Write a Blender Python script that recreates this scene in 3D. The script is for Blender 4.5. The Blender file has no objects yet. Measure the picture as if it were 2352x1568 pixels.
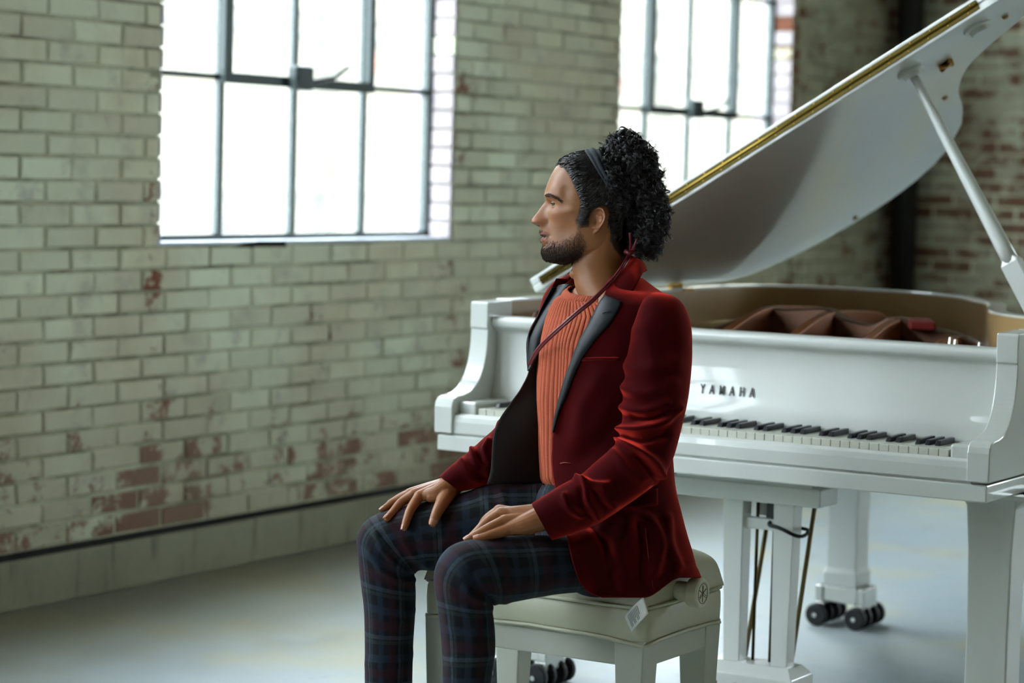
import bpy, bmesh, math, random
import numpy as np
from mathutils import Vector, Matrix
random.seed(7); rng = np.random.default_rng(7)
PI = math.pi
SC = bpy.context.scene
COL = SC.collection

# ------------------------------------------------------------------ camera
FPX = 5597.0; CX, CY = 1176.0, 784.0
YAW, PITCH, ROLL = 0.542, 0.0702, 0.0273
CAM = np.array([3.1469, -5.0736, 1.3218])
_f = np.array([-math.sin(YAW)*math.cos(PITCH), math.cos(YAW)*math.cos(PITCH), -math.sin(PITCH)])
_r0 = np.array([math.cos(YAW), math.sin(YAW), 0.0]); _u0 = np.cross(_r0, _f)
_r = math.cos(ROLL)*_r0 + math.sin(ROLL)*_u0
_u = -math.sin(ROLL)*_r0 + math.cos(ROLL)*_u0
cam_data = bpy.data.cameras.new('camera'); cam = bpy.data.objects.new('camera', cam_data); COL.objects.link(cam)
cam.matrix_world = Matrix(((_r[0], _u[0], -_f[0], CAM[0]), (_r[1], _u[1], -_f[1], CAM[1]), (_r[2], _u[2], -_f[2], CAM[2]), (0, 0, 0, 1)))
cam_data.sensor_width = 36.0; cam_data.lens = FPX/2352*36; cam_data.clip_end = 200
cam_data.dof.use_dof = True; cam_data.dof.focus_distance = 5.0; cam_data.dof.aperture_fstop = 3.0
SC.camera = cam

# ------------------------------------------------------------------ world, sun, exposure
W = bpy.data.worlds.new('overcast_sky'); SC.world = W; W.use_nodes = True
bg = W.node_tree.nodes['Background']; bg.inputs[0].default_value = (0.80, 0.92, 1.0, 1); bg.inputs[1].default_value = 20.0
SC.view_settings.view_transform = 'Standard'; SC.view_settings.look = 'None'
SC.view_settings.exposure = 0.0; SC.view_settings.gamma = 1.0; SC.view_settings.use_curve_mapping = False
SC.cycles.use_denoising = True
SC.cycles.max_bounces = 8; SC.cycles.diffuse_bounces = 5; SC.cycles.glossy_bounces = 4
SC.cycles.transmission_bounces = 4; SC.cycles.transparent_max_bounces = 8
SC.cycles.sample_clamp_indirect = 8.0; SC.cycles.caustics_reflective = False; SC.cycles.caustics_refractive = False

# ------------------------------------------------------------------ helpers
def lin(h):
    h = h.lstrip('#'); c = [int(h[i:i+2], 16)/255 for i in (0, 2, 4)]
    return tuple((x/12.92 if x <= 0.04045 else ((x+0.055)/1.055)**2.4) for x in c)+(1,)
class NT:
    def __init__(s, name):
        s.m = bpy.data.materials.new(name); s.m.use_nodes = True
        s.t = s.m.node_tree; s.n = s.t.nodes; s.l = s.t.links
        s.b = s.n['Principled BSDF']; s.out = s.n['Material Output']
    def node(s, typ, **kw):
        nd = s.n.new(typ)
        for k, v in kw.items(): setattr(nd, k, v)
        return nd
    def set(s, nd, key, val):
        i = nd.inputs[key]
        if hasattr(val, 'is_output'): s.l.new(val, i)
        else: i.default_value = val
    def math(s, op, a, b=0.0, c=0.0, clamp=False):
        nd = s.node('ShaderNodeMath', operation=op, use_clamp=clamp)
        s.set(nd, 0, a); s.set(nd, 1, b)
        if op in ('MULTIPLY_ADD', 'SMOOTH_MIN', 'COMPARE', 'WRAP'): s.set(nd, 2, c)
        return nd.outputs[0]
    def mix(s, f, a, b):
        nd = s.node('ShaderNodeMix', data_type='RGBA'); s.set(nd, 0, f); s.set(nd, 6, a); s.set(nd, 7, b)
        return nd.outputs[2]
    def noise(s, vec, scale, detail=3.0, rough=0.55, out=0):
        nd = s.node('ShaderNodeTexNoise'); s.set(nd, 'Vector', vec); s.set(nd, 'Scale', scale); s.set(nd, 'Detail', detail); s.set(nd, 'Roughness', rough)
        return nd.outputs[out]
    def ramp(s, v, a, b):
        nd = s.node('ShaderNodeMapRange', interpolation_type='SMOOTHSTEP'); s.set(nd, 0, v); s.set(nd, 1, a); s.set(nd, 2, b)
        return nd.outputs[0]
    def coord(s, out='Object'): return s.node('ShaderNodeTexCoord').outputs[out]
    def pos(s): return s.node('ShaderNodeNewGeometry').outputs['Position']
    def bump(s, h, strength=0.3, dist=0.002):
        nd = s.node('ShaderNodeBump'); s.set(nd, 'Height', h); s.set(nd, 'Strength', strength); s.set(nd, 'Distance', dist)
        s.l.new(nd.outputs[0], s.b.inputs['Normal'])
    def p(s, **kw):
        names = dict(base='Base Color', rough='Roughness', metal='Metallic', coat='Coat Weight', coatr='Coat Roughness', sheen='Sheen Weight', sheenr='Sheen Roughness', sheent='Sheen Tint', sss='Subsurface Weight', sssr='Subsurface Radius', ssss='Subsurface Scale', spec='Specular IOR Level', aniso='Anisotropic', alpha='Alpha')
        for k, v in kw.items(): s.set(s.b, names[k], v)
        return s
def plain(name, c, rough=0.5, metal=0.0, vary=0.06, scale=20.0, bump=0.0, **kw):
    t = NT(name); c = lin(c) if isinstance(c, str) else c
    n = t.noise(t.coord(), scale)
    dark = tuple(x*(1-vary*2.2) for x in c[:3])+(1,); lite = tuple(min(1, x*(1+vary)) for x in c[:3])+(1,)
    t.p(base=t.mix(n, dark, lite), rough=rough, metal=metal, **kw)
    if bump: t.bump(n, bump)
    return t.m

class MB:
    """collects shapes into one mesh"""
    def __init__(s): s.v = []; s.f = []; s.uv = None
    def add(s, V, F):
        o = len(s.v); s.v.extend([tuple(map(float, p)) for p in V]); s.f.extend([tuple(i+o for i in f) for f in F]); return s
    def box(s, x0, x1, y0, y1, z0, z1):
        V = [(x, y, z) for x in (x0, x1) for y in (y0, y1) for z in (z0, z1)]
        return s.add(V, [(0, 1, 3, 2), (4, 6, 7, 5), (0, 4, 5, 1), (2, 3, 7, 6), (0, 2, 6, 4), (1, 5, 7, 3)])
    def frustum(s, c0, s0, c1, s1):
        V = []
        for c, h in ((c0, s0), (c1, s1)):
            V += [(c[0]+i*h[0], c[1]+j*h[1], c[2]) for i, j in ((-1, -1), (1, -1), (1, 1), (-1, 1))]
        return s.add(V, [(3, 2, 1, 0), (4, 5, 6, 7)]+[(i, (i+1) % 4, 4+(i+1) % 4, 4+i) for i in range(4)])
    def prism(s, poly, axis, a, b):
        """poly: 2D points in the other two axes, extruded along axis from a to b"""
        n = len(poly)
        def P(q, t):
            return (t, q[0], q[1]) if axis == 0 else ((q[0], t, q[1]) if axis == 1 else (q[0], q[1], t))
        V = [P(q, a) for q in poly]+[P(q, b) for q in poly]
        return s.add(V, [tuple(range(n))[::-1], tuple(range(n, 2*n))]+[(i, (i+1) % n, n+(i+1) % n, n+i) for i in range(n)])
    def loft(s, rings, closed=True, cap=True):
        n = len(rings[0]); V = [p for r in rings for p in r]; F = []
        for i in range(len(rings)-1):
            for j in range(n if closed else n-1):
                k = (j+1) % n; F.append((i*n+j, i*n+k, (i+1)*n+k, (i+1)*n+j))
        if cap and closed: F += [tuple(range(n))[::-1], tuple(range((len(rings)-1)*n, len(rings)*n))]
        return s.add(V, F)
    def tube(s, pts, rad, n=10, cap=True, squash=None):
        pts = [np.array(p, float) for p in pts]; m = len(pts)
        rad = [rad]*m if np.isscalar(rad) else rad
        T = [(pts[min(i+1, m-1)]-pts[max(i-1, 0)]) for i in range(m)]; T = [t/(np.linalg.norm(t)+1e-12) for t in T]
        a = np.array([0, 0, 1.]) if abs(T[0][2]) < .9 else np.array([1., 0, 0])
        nrm = a-T[0]*(a@T[0]); nrm /= np.linalg.norm(nrm); R = []
        for i in range(m):
            nrm = nrm-T[i]*(nrm@T[i]); nrm /= np.linalg.norm(nrm); b = np.cross(T[i], nrm)
            q = 1 if squash is None else squash
            R.append([pts[i]+rad[i]*(math.cos(2*PI*k/n)*nrm*q+math.sin(2*PI*k/n)*b) for k in range(n)])
        return s.loft(R, True, cap)
    def lathe(s, prof, c, axis=(0, 0, 1), n=24):
        ax = np.array(axis, float); ax /= np.linalg.norm(ax)
        a = np.array([0, 0, 1.]) if abs(ax[2]) < .9 else np.array([1., 0, 0])
        e1 = np.cross(a, ax); e1 /= np.linalg.norm(e1); e2 = np.cross(ax, e1); c = np.array(c, float)
        return s.loft([[c+ax*h+max(r, 1e-5)*(math.cos(2*PI*k/n)*e1+math.sin(2*PI*k/n)*e2) for k in range(n)] for r, h in prof])
    def build(s, name, mat, parent=None, bevel=0.0, smooth=False, seg=2):
        me = bpy.data.meshes.new(name); me.from_pydata(s.v, [], s.f)
        bm = bmesh.new(); bm.from_mesh(me); bmesh.ops.recalc_face_normals(bm, faces=bm.faces); bm.to_mesh(me); bm.free()
        return link(name, me, mat, parent, bevel, smooth, seg)
def link(name, me, mat, parent=None, bevel=0.0, smooth=False, seg=2):
    me.materials.append(mat); o = bpy.data.objects.new(name, me); COL.objects.link(o)
    if parent is not None: o.parent = parent
    if smooth: me.polygons.foreach_set('use_smooth', [True]*len(me.polygons))
    if bevel:
        md = o.modifiers.new('bevel', 'BEVEL'); md.width = bevel; md.segments = seg; md.limit_method = 'ANGLE'; md.angle_limit = 0.6
        md.harden_normals = False
    return o
def empty(name, loc=(0, 0, 0)):
    o = bpy.data.objects.new(name, None); o.location = loc; o.empty_display_size = .1; COL.objects.link(o); return o
def tag(o, label=None, cat=None, group=None, kind=None):
    for k, v in (('label', label), ('category', cat), ('group', group), ('kind', kind)):
        if v: o[k] = v
    return o
def crom(P, n, closed=False):
    """Catmull-Rom through points, n samples per span"""
    P = [np.array(p, float) for p in P]; m = len(P); out = []
    for i in range(m if closed else m-1):
        p0 = P[(i-1) % m] if closed or i > 0 else 2*P[0]-P[1]; p1 = P[i]; p2 = P[(i+1) % m]
        p3 = P[(i+2) % m] if closed or i+2 < m else 2*P[-1]-P[-2]
        for k in range(n):
            t = k/n; out.append(.5*((2*p1)+(p2-p0)*t+(2*p0-5*p1+4*p2-p3)*t*t+(3*p1-p0-3*p2+p3)*t**3))
    if not closed: out.append(P[-1])
    return out
def interp(x, xs, ys):
    return np.interp(x, xs, ys)
def sinterp(x, xs, ys):
    """smooth monotone-ish interpolation (Catmull-Rom on uneven knots)"""
    xs = np.asarray(xs, float); ys = np.asarray(ys, float); x = np.clip(np.asarray(x, float), xs[0], xs[-1])
    d = np.diff(ys)/np.diff(xs); m = np.zeros_like(ys); m[0] = d[0]; m[-1] = d[-1]
    for i in range(1, len(xs)-1):
        m[i] = 0 if d[i-1]*d[i] <= 0 else 2*d[i-1]*d[i]/(d[i-1]+d[i])
    i = np.clip(np.searchsorted(xs, x, side='right')-1, 0, len(xs)-2)
    h = xs[i+1]-xs[i]; t = (x-xs[i])/h
    return (2*t**3-3*t**2+1)*ys[i]+(t**3-2*t**2+t)*h*m[i]+(-2*t**3+3*t**2)*ys[i+1]+(t**3-t**2)*h*m[i+1]

# ------------------------------------------------------------------ materials of the room
def mat_brick():
    t = NT('flaking_painted_brick'); P = t.pos(); oi = t.node('ShaderNodeObjectInfo').outputs['Random']
    sep = t.node('ShaderNodeSeparateXYZ'); t.l.new(P, sep.inputs[0]); z = sep.outputs[2]; y = sep.outputs[1]
    at = t.node('ShaderNodeAttribute', attribute_name='tone').outputs['Fac']
    tone = t.math('ADD', oi, at)
    big = t.noise(P, 1.6, 4, .6); mid = t.noise(P, 7.0, 5, .65); fine = t.noise(P, 38.0, 4, .6)
    paint = t.mix(t.ramp(big, .3, .7), lin('#DFE5CC'), lin('#CDC4A8'))
    paint = t.mix(t.ramp(mid, .5, .78), paint, lin('#A5A09C'))
    paint = t.mix(t.math('MULTIPLY', t.math('FRACT', t.math('MULTIPLY', tone, 7.31)), .5), paint, lin('#AFA690'))
    red = t.mix(fine, lin('#5E3020'), lin('#8E5038'))
    # flaked areas: low on the wall, around the window reveals, far end of the room
    low = t.ramp(z, .72, .15)
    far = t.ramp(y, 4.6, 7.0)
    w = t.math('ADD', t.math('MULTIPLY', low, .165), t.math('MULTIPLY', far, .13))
    w = t.math('ADD', w, t.math('MULTIPLY', t.math('FRACT', t.math('MULTIPLY', tone, 3.77)), .13))
    wy = t.math('MULTIPLY', t.math('FRACT', t.math('DIVIDE', t.math('SUBTRACT', y, .85-.4), 2.955)), 2.955)   # distance along the bay
    j1 = t.ramp(t.math('ABSOLUTE', t.math('SUBTRACT', wy, .39)), .10, .0); j2 = t.ramp(t.math('ABSOLUTE', t.math('SUBTRACT', wy, 2.12)), .16, .0)
    w = t.math('ADD', w, t.math('MULTIPLY', t.math('ADD', j1, j2), .10))
    sc = t.math('ADD', t.math('ADD', t.math('MULTIPLY', mid, .62), t.math('MULTIPLY', fine, .22)), t.math('MULTIPLY', big, .22))
    bare = t.ramp(t.math('ADD', sc, w), .72, .80)
    c = t.mix(bare, paint, red)
    c = t.mix(t.math('MULTIPLY', t.ramp(z, 1.0, .2), t.math('MULTIPLY_ADD', big, .5, .15)), c, lin('#8B8474'))
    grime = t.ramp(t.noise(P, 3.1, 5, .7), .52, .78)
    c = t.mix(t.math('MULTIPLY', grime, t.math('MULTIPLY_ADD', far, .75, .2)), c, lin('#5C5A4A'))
    c = t.mix(t.math('MULTIPLY', far, .58), c, lin('#48442F'))  # shade of the far end, painted evenly into the brick colour
    t.p(base=c, rough=.75, spec=.3); t.bump(t.math('ADD', t.math('MULTIPLY', fine, .5), t.math('MULTIPLY', bare, -.5)), .5, .003)
    return t.m
def mat_mortar():
    t = NT('grey_mortar'); P = t.pos(); n = t.noise(P, 30, 4)
    t.p(base=t.mix(t.ramp(t.noise(P, 2.6, 4, .65), .36, .60), t.mix(n, lin('#676450'), lin('#8E8B73')), t.mix(n, lin('#A09F85'), lin('#C6C6AA'))), rough=.9); t.bump(n, .5, .004); return t.m
def mat_concrete_floor():
    t = NT('worn_concrete_floor'); P = t.pos()
    a = t.noise(P, .9, 5, .6); b = t.noise(P, 5.0, 6, .7); c = t.noise(P, 60., 3, .6)
    base = t.mix(t.ramp(a, .35, .68), lin('#93A0A8'), lin('#A2ABA8'))
    base = t.mix(t.math('MULTIPLY', t.ramp(t.noise(P, 1.5, 5, .6), .46, .70), .75), base, lin('#B0A982'))
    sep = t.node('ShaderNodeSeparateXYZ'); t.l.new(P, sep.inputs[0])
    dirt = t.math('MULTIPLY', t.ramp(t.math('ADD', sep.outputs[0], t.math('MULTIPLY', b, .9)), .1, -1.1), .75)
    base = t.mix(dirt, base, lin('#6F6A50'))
    base = t.mix(t.math('MULTIPLY', t.ramp(b, .55, .8), .35), base, lin('#5E625F'))
    base = t.mix(t.math('MULTIPLY', t.ramp(c, .62, .75), .3), base, lin('#4A4C48'))
    t.p(base=base, rough=t.math('MULTIPLY_ADD', b, .25, .28), spec=.5); t.bump(t.math('ADD', b, t.math('MULTIPLY', c, .3)), .18, .004); return t.m
def mat_concrete(name, c0, c1):
    t = NT(name); P = t.pos(); a = t.noise(P, 2.5, 5, .65); b = t.noise(P, 22, 4, .6)
    mp = t.node('ShaderNodeMapping'); t.l.new(P, mp.inputs[0]); mp.inputs['Scale'].default_value = (6, 6, .7)
    streak = t.noise(mp.outputs[0], 4.0, 4, .6)
    col = t.mix(t.ramp(a, .3, .7), lin(c0), lin(c1)); col = t.mix(t.math('MULTIPLY', t.ramp(streak, .55, .75), .55), col, lin('#3C3D30'))
    t.p(base=col, rough=.85); t.bump(b, .4, .004); return t.m
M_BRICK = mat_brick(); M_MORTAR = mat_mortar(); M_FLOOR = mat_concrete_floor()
M_CURB = mat_concrete('stained_concrete_kerb', '#7E7F6B', '#93937D')
M_CEIL = mat_concrete('painted_ceiling', '#A8A79B', '#B9B8AC')
M_WALLP = mat_concrete('painted_rear_walls', '#8A7A5C', '#988867')
M_STEEL = plain('dark_painted_window_steel', '#35403F', .45, .2, .15, 40)
M_REVEAL = plain('whitewashed_reveal_brick', '#B4A9AC', .8, 0, .12, 18)
M_SILL = plain('painted_sill', '#B9BEC6', .6, 0, .1, 14)
M_DARK = plain('black_gap', '#0E0E0C', .9)
def mat_glass():
    t = NT('dusty_window_glass'); tr = t.node('ShaderNodeBsdfTransparent'); gl = t.node('ShaderNodeBsdfGlossy'); gl.inputs['Roughness'].default_value = .05
    df = t.node('ShaderNodeBsdfTranslucent'); df.inputs[0].default_value = (.8, .85, .82, 1)
    n = t.noise(t.pos(), 3.0, 4)
    m1 = t.node('ShaderNodeMixShader'); t.l.new(t.math('MULTIPLY_ADD', n, .12, .02), m1.inputs[0]); t.l.new(tr.outputs[0], m1.inputs[1]); t.l.new(df.outputs[0], m1.inputs[2])
    m2 = t.node('ShaderNodeMixShader'); m2.inputs[0].default_value = .05; t.l.new(m1.outputs[0], m2.inputs[1]); t.l.new(gl.outputs[0], m2.inputs[2])
    t.l.new(m2.outputs[0], t.out.inputs[0]); return t.m
M_GLASS = mat_glass()

# ------------------------------------------------------------------ room shell
XW = -1.713; YB = 6.82; XR = 7.5; YF = -9.5; ZC = 4.3; TH = .20
WIN_W = (0.85, 2.552); PITCHY = 2.955; SILL = 1.055; HEAD = 3.75
WINS = [(WIN_W[0]+k*PITCHY, WIN_W[1]+k*PITCHY) for k in (0, 1, -1, -2, -3)]
floor = tag(MB().box(XW-TH, XR+.3, YF-.3, YB+.3, -.12, 0).build('floor', M_FLOOR), 'worn grey concrete floor with yellowish stains', kind='structure')
tag(MB().box(XW-TH, XR+.3, YF-.3, YB+.3, ZC, ZC+.2).build('ceiling', M_CEIL), 'pale painted ceiling slab', kind='structure')
def wall_pieces(mb, x0, x1, ya, yb, z0, z1, holes):
    y = ya
    for a, b, s, h in sorted(holes):
        mb.box(x0, x1, y, a, z0, z1); mb.box(x0, x1, a, b, z0, s); mb.box(x0, x1, a, b, h, z1); y = b
    mb.box(x0, x1, y, yb, z0, z1)
mb = MB(); wall_pieces(mb, XW-TH, XW-.005, YF, YB, 0.0, ZC, [(a, b, SILL, HEAD) for a, b in WINS])
wall_left = tag(mb.build('wall_left', M_MORTAR), 'old brick wall with flaking pale green paint and steel windows', kind='structure')
ADDED_WIN = [(3.6, 3.6+1.702)]   # unseen end-wall window right of the frame, added to brighten the left wall
mb = MB(); x_ = XW-TH
for a, b in ADDED_WIN:
    mb.box(x_, a, YB, YB+.2, 0, ZC); mb.box(a, b, YB, YB+.2, 0, SILL); mb.box(a, b, YB, YB+.2, HEAD, ZC); x_ = b
mb.box(x_, XR+.3, YB, YB+.2, 0, ZC)
wall_back = tag(mb.build('wall_back', M_MORTAR), 'shadowed brick end wall with peeling paint', kind='structure')
tag(MB().box(XR, XR+.3, YF, YB, 0, ZC).build('wall_right', M_WALLP), 'plain painted wall of the hall', kind='structure')
mb = MB()
mb.box(XW-TH, XR+.3, YF-.3, YF, 0, ZC)
tag(mb.build('wall_front', M_WALLP), 'plain end wall behind the camera', kind='structure')
# kerb along the wall foot, dark joint above it
tag(MB().box(XW-.03, XW+.012, YF, YB, 0, .147).build('baseboard_left', M_CURB, bevel=.006), 'stained concrete kerb along the foot of the brick wall', kind='structure')
tag(MB().box(XW-.02, XW-.002, YF, YB, .1465, .168).build('trim_1', M_DARK), 'dark open joint between kerb and brickwork', kind='structure')

# bricks
BL, BH, Z0 = .222, .0680, .1685
def brick_mesh(k, L=BL, H=BH, D=.055):
    """slightly uneven brick with rounded front arrises; front face at +x"""
    r = np.random.default_rng(100+k); g = .0045+r.uniform(0, .0012); b = .004
    L2, H2 = L/2-g, H/2-g
    def J(p): return (p[0]+r.normal(0, .0006), p[1]+r.normal(0, .001), p[2]+r.normal(0, .0008))
    V = [(-D, s*L2, t*H2) for s, t in ((-1, -1), (1, -1), (1, 1), (-1, 1))]
    V += [J((-b, s*L2, t*H2)) for s, t in ((-1, -1), (1, -1), (1, 1), (-1, 1))]
    V += [J((0.0012*r.normal(), s*(L2-b), t*(H2-b))) for s, t in ((-1, -1), (1, -1), (1, 1), (-1, 1))]
    F = [(8, 9, 10, 11)]
    for o in (0, 4): F += [(o+i, o+(i+1) % 4, o+4+(i+1) % 4, o+4+i) for i in range(4)]
    return V, F
cells = []
nrow = int((ZC-Z0)/BH)
for r_ in range(nrow):
    zc = Z0+(r_+.5)*BH
    off = (.5 if r_ % 2 else 0)*BL
    edges = [(YF if not cells and False else None)]
    spans = []
    y = -.6
    solid = [(-.6, YB)]
    if SILL < zc < HEAD:
        solid = []; y0 = -.6
        for a, b in sorted(WINS):
            if b < -.6: continue
            if a > y0: solid.append((y0, a))
            y0 = b
        solid.append((y0, YB))
    for a, b in solid:
        k0 = math.floor((a-off)/BL)
        for k in range(k0, int((b-off)/BL)+2):
            s0, s1 = max(off+k*BL, a), min(off+(k+1)*BL, b)
            if s1-s0 > .03 and zc < 2.75: cells.append(((s0+s1)/2, zc, s1-s0))
def pix(P):
    d = np.asarray(P, float)-CAM; z = d@_f
    return CX+FPX*(d@_r)/z, CY-FPX*(d@_u)/z, z
vis = []; rest = []
for c in cells:
    u_, v_, z_ = pix((XW, c[0], c[1]))
    (vis if (-60 < u_ < 2400 and -40 < v_ < 1568 and not (u_ > 1240 and v_ > 620)) else rest).append((z_, c))
vis.sort(key=lambda a: a[0])
near = [c for _, c in vis[:300]]; rest = [c for _, c in rest]+[c for _, c in vis[300:]]
BM = {}
for i, (yc, zc, L) in enumerate(near):
    key = (round(L, 2), i % 5)
    if key not in BM:
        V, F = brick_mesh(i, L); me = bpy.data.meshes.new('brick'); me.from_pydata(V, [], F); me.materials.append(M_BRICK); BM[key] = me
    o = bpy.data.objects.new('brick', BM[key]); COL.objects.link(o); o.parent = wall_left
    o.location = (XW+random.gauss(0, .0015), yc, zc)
def brick_field(name, cs, parent, tf):
    V = []; F = []; tone = []
    for i, (yc, zc, L) in enumerate(cs):
        v, f = brick_mesh(i % 37, L); o = len(V); tn = random.random()
        V += [tf(x, y+yc, z+zc) for x, y, z in v]; F += [tuple(k+o for k in q) for q in f]; tone += [tn]*len(v)
    me = bpy.data.meshes.new(name); me.from_pydata(V, [], F)
    a = me.attributes.new('tone', 'FLOAT', 'POINT'); a.data.foreach_set('value', tone)
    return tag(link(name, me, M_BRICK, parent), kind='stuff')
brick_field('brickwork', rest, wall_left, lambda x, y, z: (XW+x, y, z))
bc = []
for r_ in range(38):
    for k in range(0, 23):
        bc.append((k*BL+(.5 if r_ % 2 else 0)*BL+.1, .04+(r_+.5)*BH, BL))
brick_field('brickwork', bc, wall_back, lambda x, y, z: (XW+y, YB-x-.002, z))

# steel windows
def make_window(n, ya, full, back=False):
    w = tag(empty('window_%d' % n, (ya, YB+.12, SILL) if back else (XW-.12, ya, SILL)), 'steel framed industrial window with small panes' , kind='structure')
    if back: w.rotation_euler.z = -PI/2
    Wd = WIN_W[1]-WIN_W[0]; cols = [0.0, .445, .85, 1.268, Wd]; rows = [0, .545, 1.09, 1.635, HEAD-SILL]
    m = MB(); m.box(-.02, .02, 0, Wd, 0, .03); m.box(-.02, .02, 0, Wd, HEAD-SILL-.03, HEAD-SILL); m.box(-.02, .02, 0, .022, .03, HEAD-SILL-.03); m.box(-.02, .02, Wd-.03, Wd, .03, HEAD-SILL-.03)
    m.build('frame', M_STEEL, w, bevel=.003)
    for y in cols[1:-1]: MB().box(-.014, .014, y-.011, y+.011, .03, HEAD-SILL-.03).build('muntin', M_STEEL, w, bevel=.003)
    for i in range(4):
        for z in rows[1:-1]:
            if i in (1, 2) and z == rows[1]: continue
            MB().box(-.0135, .0135, cols[i]+.011, cols[i+1]-.011, z-.009, z+.009).build('muntin', M_STEEL, w, bevel=.003)
    s = MB()   # pivoting sash in the middle two lights
    y0, y1, z0, z1 = cols[1]-.022, cols[3]+.018, rows[1]-.02, rows[3]
    s.box(.0145, .04, y0, y1, z0, z0+.036); s.box(.0145, .04, y0, y1, z1-.03, z1); s.box(.0145, .04, y0, y0+.042, z0+.036, z1-.03); s.box(.0145, .04, y1-.03, y1, z0+.036, z1-.03)
    s.build('sash', M_STEEL, w, bevel=.003)
    l = MB(); l.box(.041, .085, .76, .86, rows[1]-.03, rows[1]+.055); l.build('latch', M_STEEL, w, bevel=.012)
    MB().tube([(.07, .85, rows[1]+.0), (.10, .95, rows[1]+.02), (.11, 1.02, rows[1]+.06)], .008, 8).build('latch_handle', M_STEEL, w, smooth=True)
    zz = [0.0]+rows[1:-1]+[HEAD-SILL]
    for i in range(4):
        for j in range(4):
            MB().box(-.003, .003, cols[i]+.006, cols[i+1]-.006, rows[j]+.006, rows[j+1]-.006).build('pane', M_GLASS, w)
    m = MB(); m.box(-.078, .115, .001, Wd-.001, -.004, .012); m.build('sill', M_SILL, w, bevel=.004)
    if full:   # brick reveals
        for side, yy in ((0, .0), (1, Wd)):
            for k in range(int((HEAD-SILL)/BH)):
                z = (k+.5)*BH+.004; a = -.21; 
                for x0, x1 in (((-.078, -.022), (.022, .115)) ):
                    dy = .012+random.uniform(0, .006)
                    q = MB(); y0_, y1_ = (yy-.002, yy+dy) if side == 0 else (yy-dy, yy+.002)
                    q.box(x0+.004, x1-.001, y0_, y1_, z-BH/2+.004, z+BH/2-.004)
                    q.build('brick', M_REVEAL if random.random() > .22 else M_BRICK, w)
    return w
w1 = [make_window(i+1, a, i < 2) for i, (a, b) in enumerate(WINS)][0]
MB().prism([(.36, -.012), (.44, .004), (.52, .012), (.66, .010), (.68, -.014)], 0, .1152, .1175).build('sill_chip', M_DARK, w1)
for i, (a, b) in enumerate(ADDED_WIN): make_window(len(WINS)+i+1, a, False, True)  # the added end-wall window
# pipe in the corner
pp = tag(empty('drain_pipe', (XW+.12, YB-.17, 0)), 'dark vertical iron drain pipe in the far corner of the room', 'pipe')
M_IRON = plain('dark_iron', '#14140F', .6, .3, .2)
MB().tube([(0, 0, 0), (0, 0, ZC)], .068, 20).build('pipe', M_IRON, pp, smooth=True)
for z in (.5, 1.9, 3.3): MB().lathe([(.069, -.03), (.085, -.03), (.085, .03), (.069, .03)], (0, 0, z)).build('collar', M_IRON, pp)

# neighbouring building outside
M_FAC = plain('pale_sunlit_facade', '#6B6452', .9, 0, .08, .8); M_FACB = plain('orange_facade_brick', '#7E3C24', .9, 0, .1, 6); M_FACW = plain('facade_window', '#7F8A88', .3)
nb = tag(empty('neighbour_building', (-7.4, 10, -.3)), 'pale sunlit building across the alley seen through the windows', 'building')
MB().box(-3, 0, -13, 13, 0, 4.6).build('wall', M_FAC, nb)
M_FACT = plain('grey_facade_trim', '#4A4A44', .9, 0, .1, 3)  # darker grey for the thin ledge and the vents
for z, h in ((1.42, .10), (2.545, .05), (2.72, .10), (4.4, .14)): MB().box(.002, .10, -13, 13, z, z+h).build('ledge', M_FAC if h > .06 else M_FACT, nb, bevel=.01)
for y in (-3.1, -.91, .16, .66, 1.9, 3.05, 4.2): MB().box(.002, .04, y, y+.175, 2.33, 2.47).build('brick_panel', M_FACB, nb)
for y, z in ((.55, 1.2), (.95, .9), (-1.6, 1.0), (2.4, 1.7)): MB().box(.002, .05, y, y+.12, z, z+.25).build('vent', M_FACT, nb)
for y in (-4.2, -1.9, 1.2, 4.0):
    f = MB().box(.002, .04, y, y+.9, 3.2, 4.2).build('window', M_FACW, nb)
    MB().box(.041, .06, y-.06, y+.96, 3.12, 3.2).build('window_sill', M_FAC, nb)
for y in (-5.2, -.4, 4.9): MB().box(.002, .2, y, y+.35, 0, 4.5).build('pier', M_FAC, nb, bevel=.01)
alley = tag(MB().box(-12, XW-TH-.01, YF-8, YB+18, -.5, -.3).build('ground', plain('pale_asphalt', '#9D9A92', .9)), 'pale alley ground outside the windows', kind='structure')
# ================================================================== grand piano (x: bass to treble, y: keyboard to tail)
M_WHITE = plain('ivory_white_lacquer', '#D3D6D1', .3, 0, .015, 6, coat=.6, coatr=.035)
M_KEYW = plain('ivory_key_top', '#D2D3C6', .25, 0, .02, 30); M_KEYB = plain('ebony_key', '#15181F', .32, 0, .1, 30)
M_TAN = plain('tan_inner_rim', '#AE8F60', .3, 0, .06, 3, coat=.3)
M_BRASS = plain('polished_brass', '#B08A3A', .22, 1.0, .08, 30)
M_PLATE = plain('bronze_iron_plate', '#8A4E1E', .38, .55, .15, 8)
M_PLATED = plain('dark_bronze_strut', '#5A3216', .4, .45, .15, 8)
M_WOODB = plain('brown_soundboard_wood', '#6A3C1E', .45, 0, .12, 12); M_FELT = plain('red_felt', '#7A1F1C', .95)
M_STEELB = plain('bright_steel', '#C9C9C4', .25, 1.0, .05); M_RUB = plain('black_rubber', '#0D0E10', .55, 0, .1); M_BLACK = plain('black_paint', '#101214', .4)
M_CHIP = plain('dark_chipped_edge', '#4A3F30', .8)
RT = .994; RB = .64; XB, XT = -.106, 1.329
gp = tag(empty('grand_piano', (0, 0, 0)), 'white grand piano with its lid propped open behind the seated man', 'piano')
outl = [(XT, .2405), (XT, .40), (XT, .60)]
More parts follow.
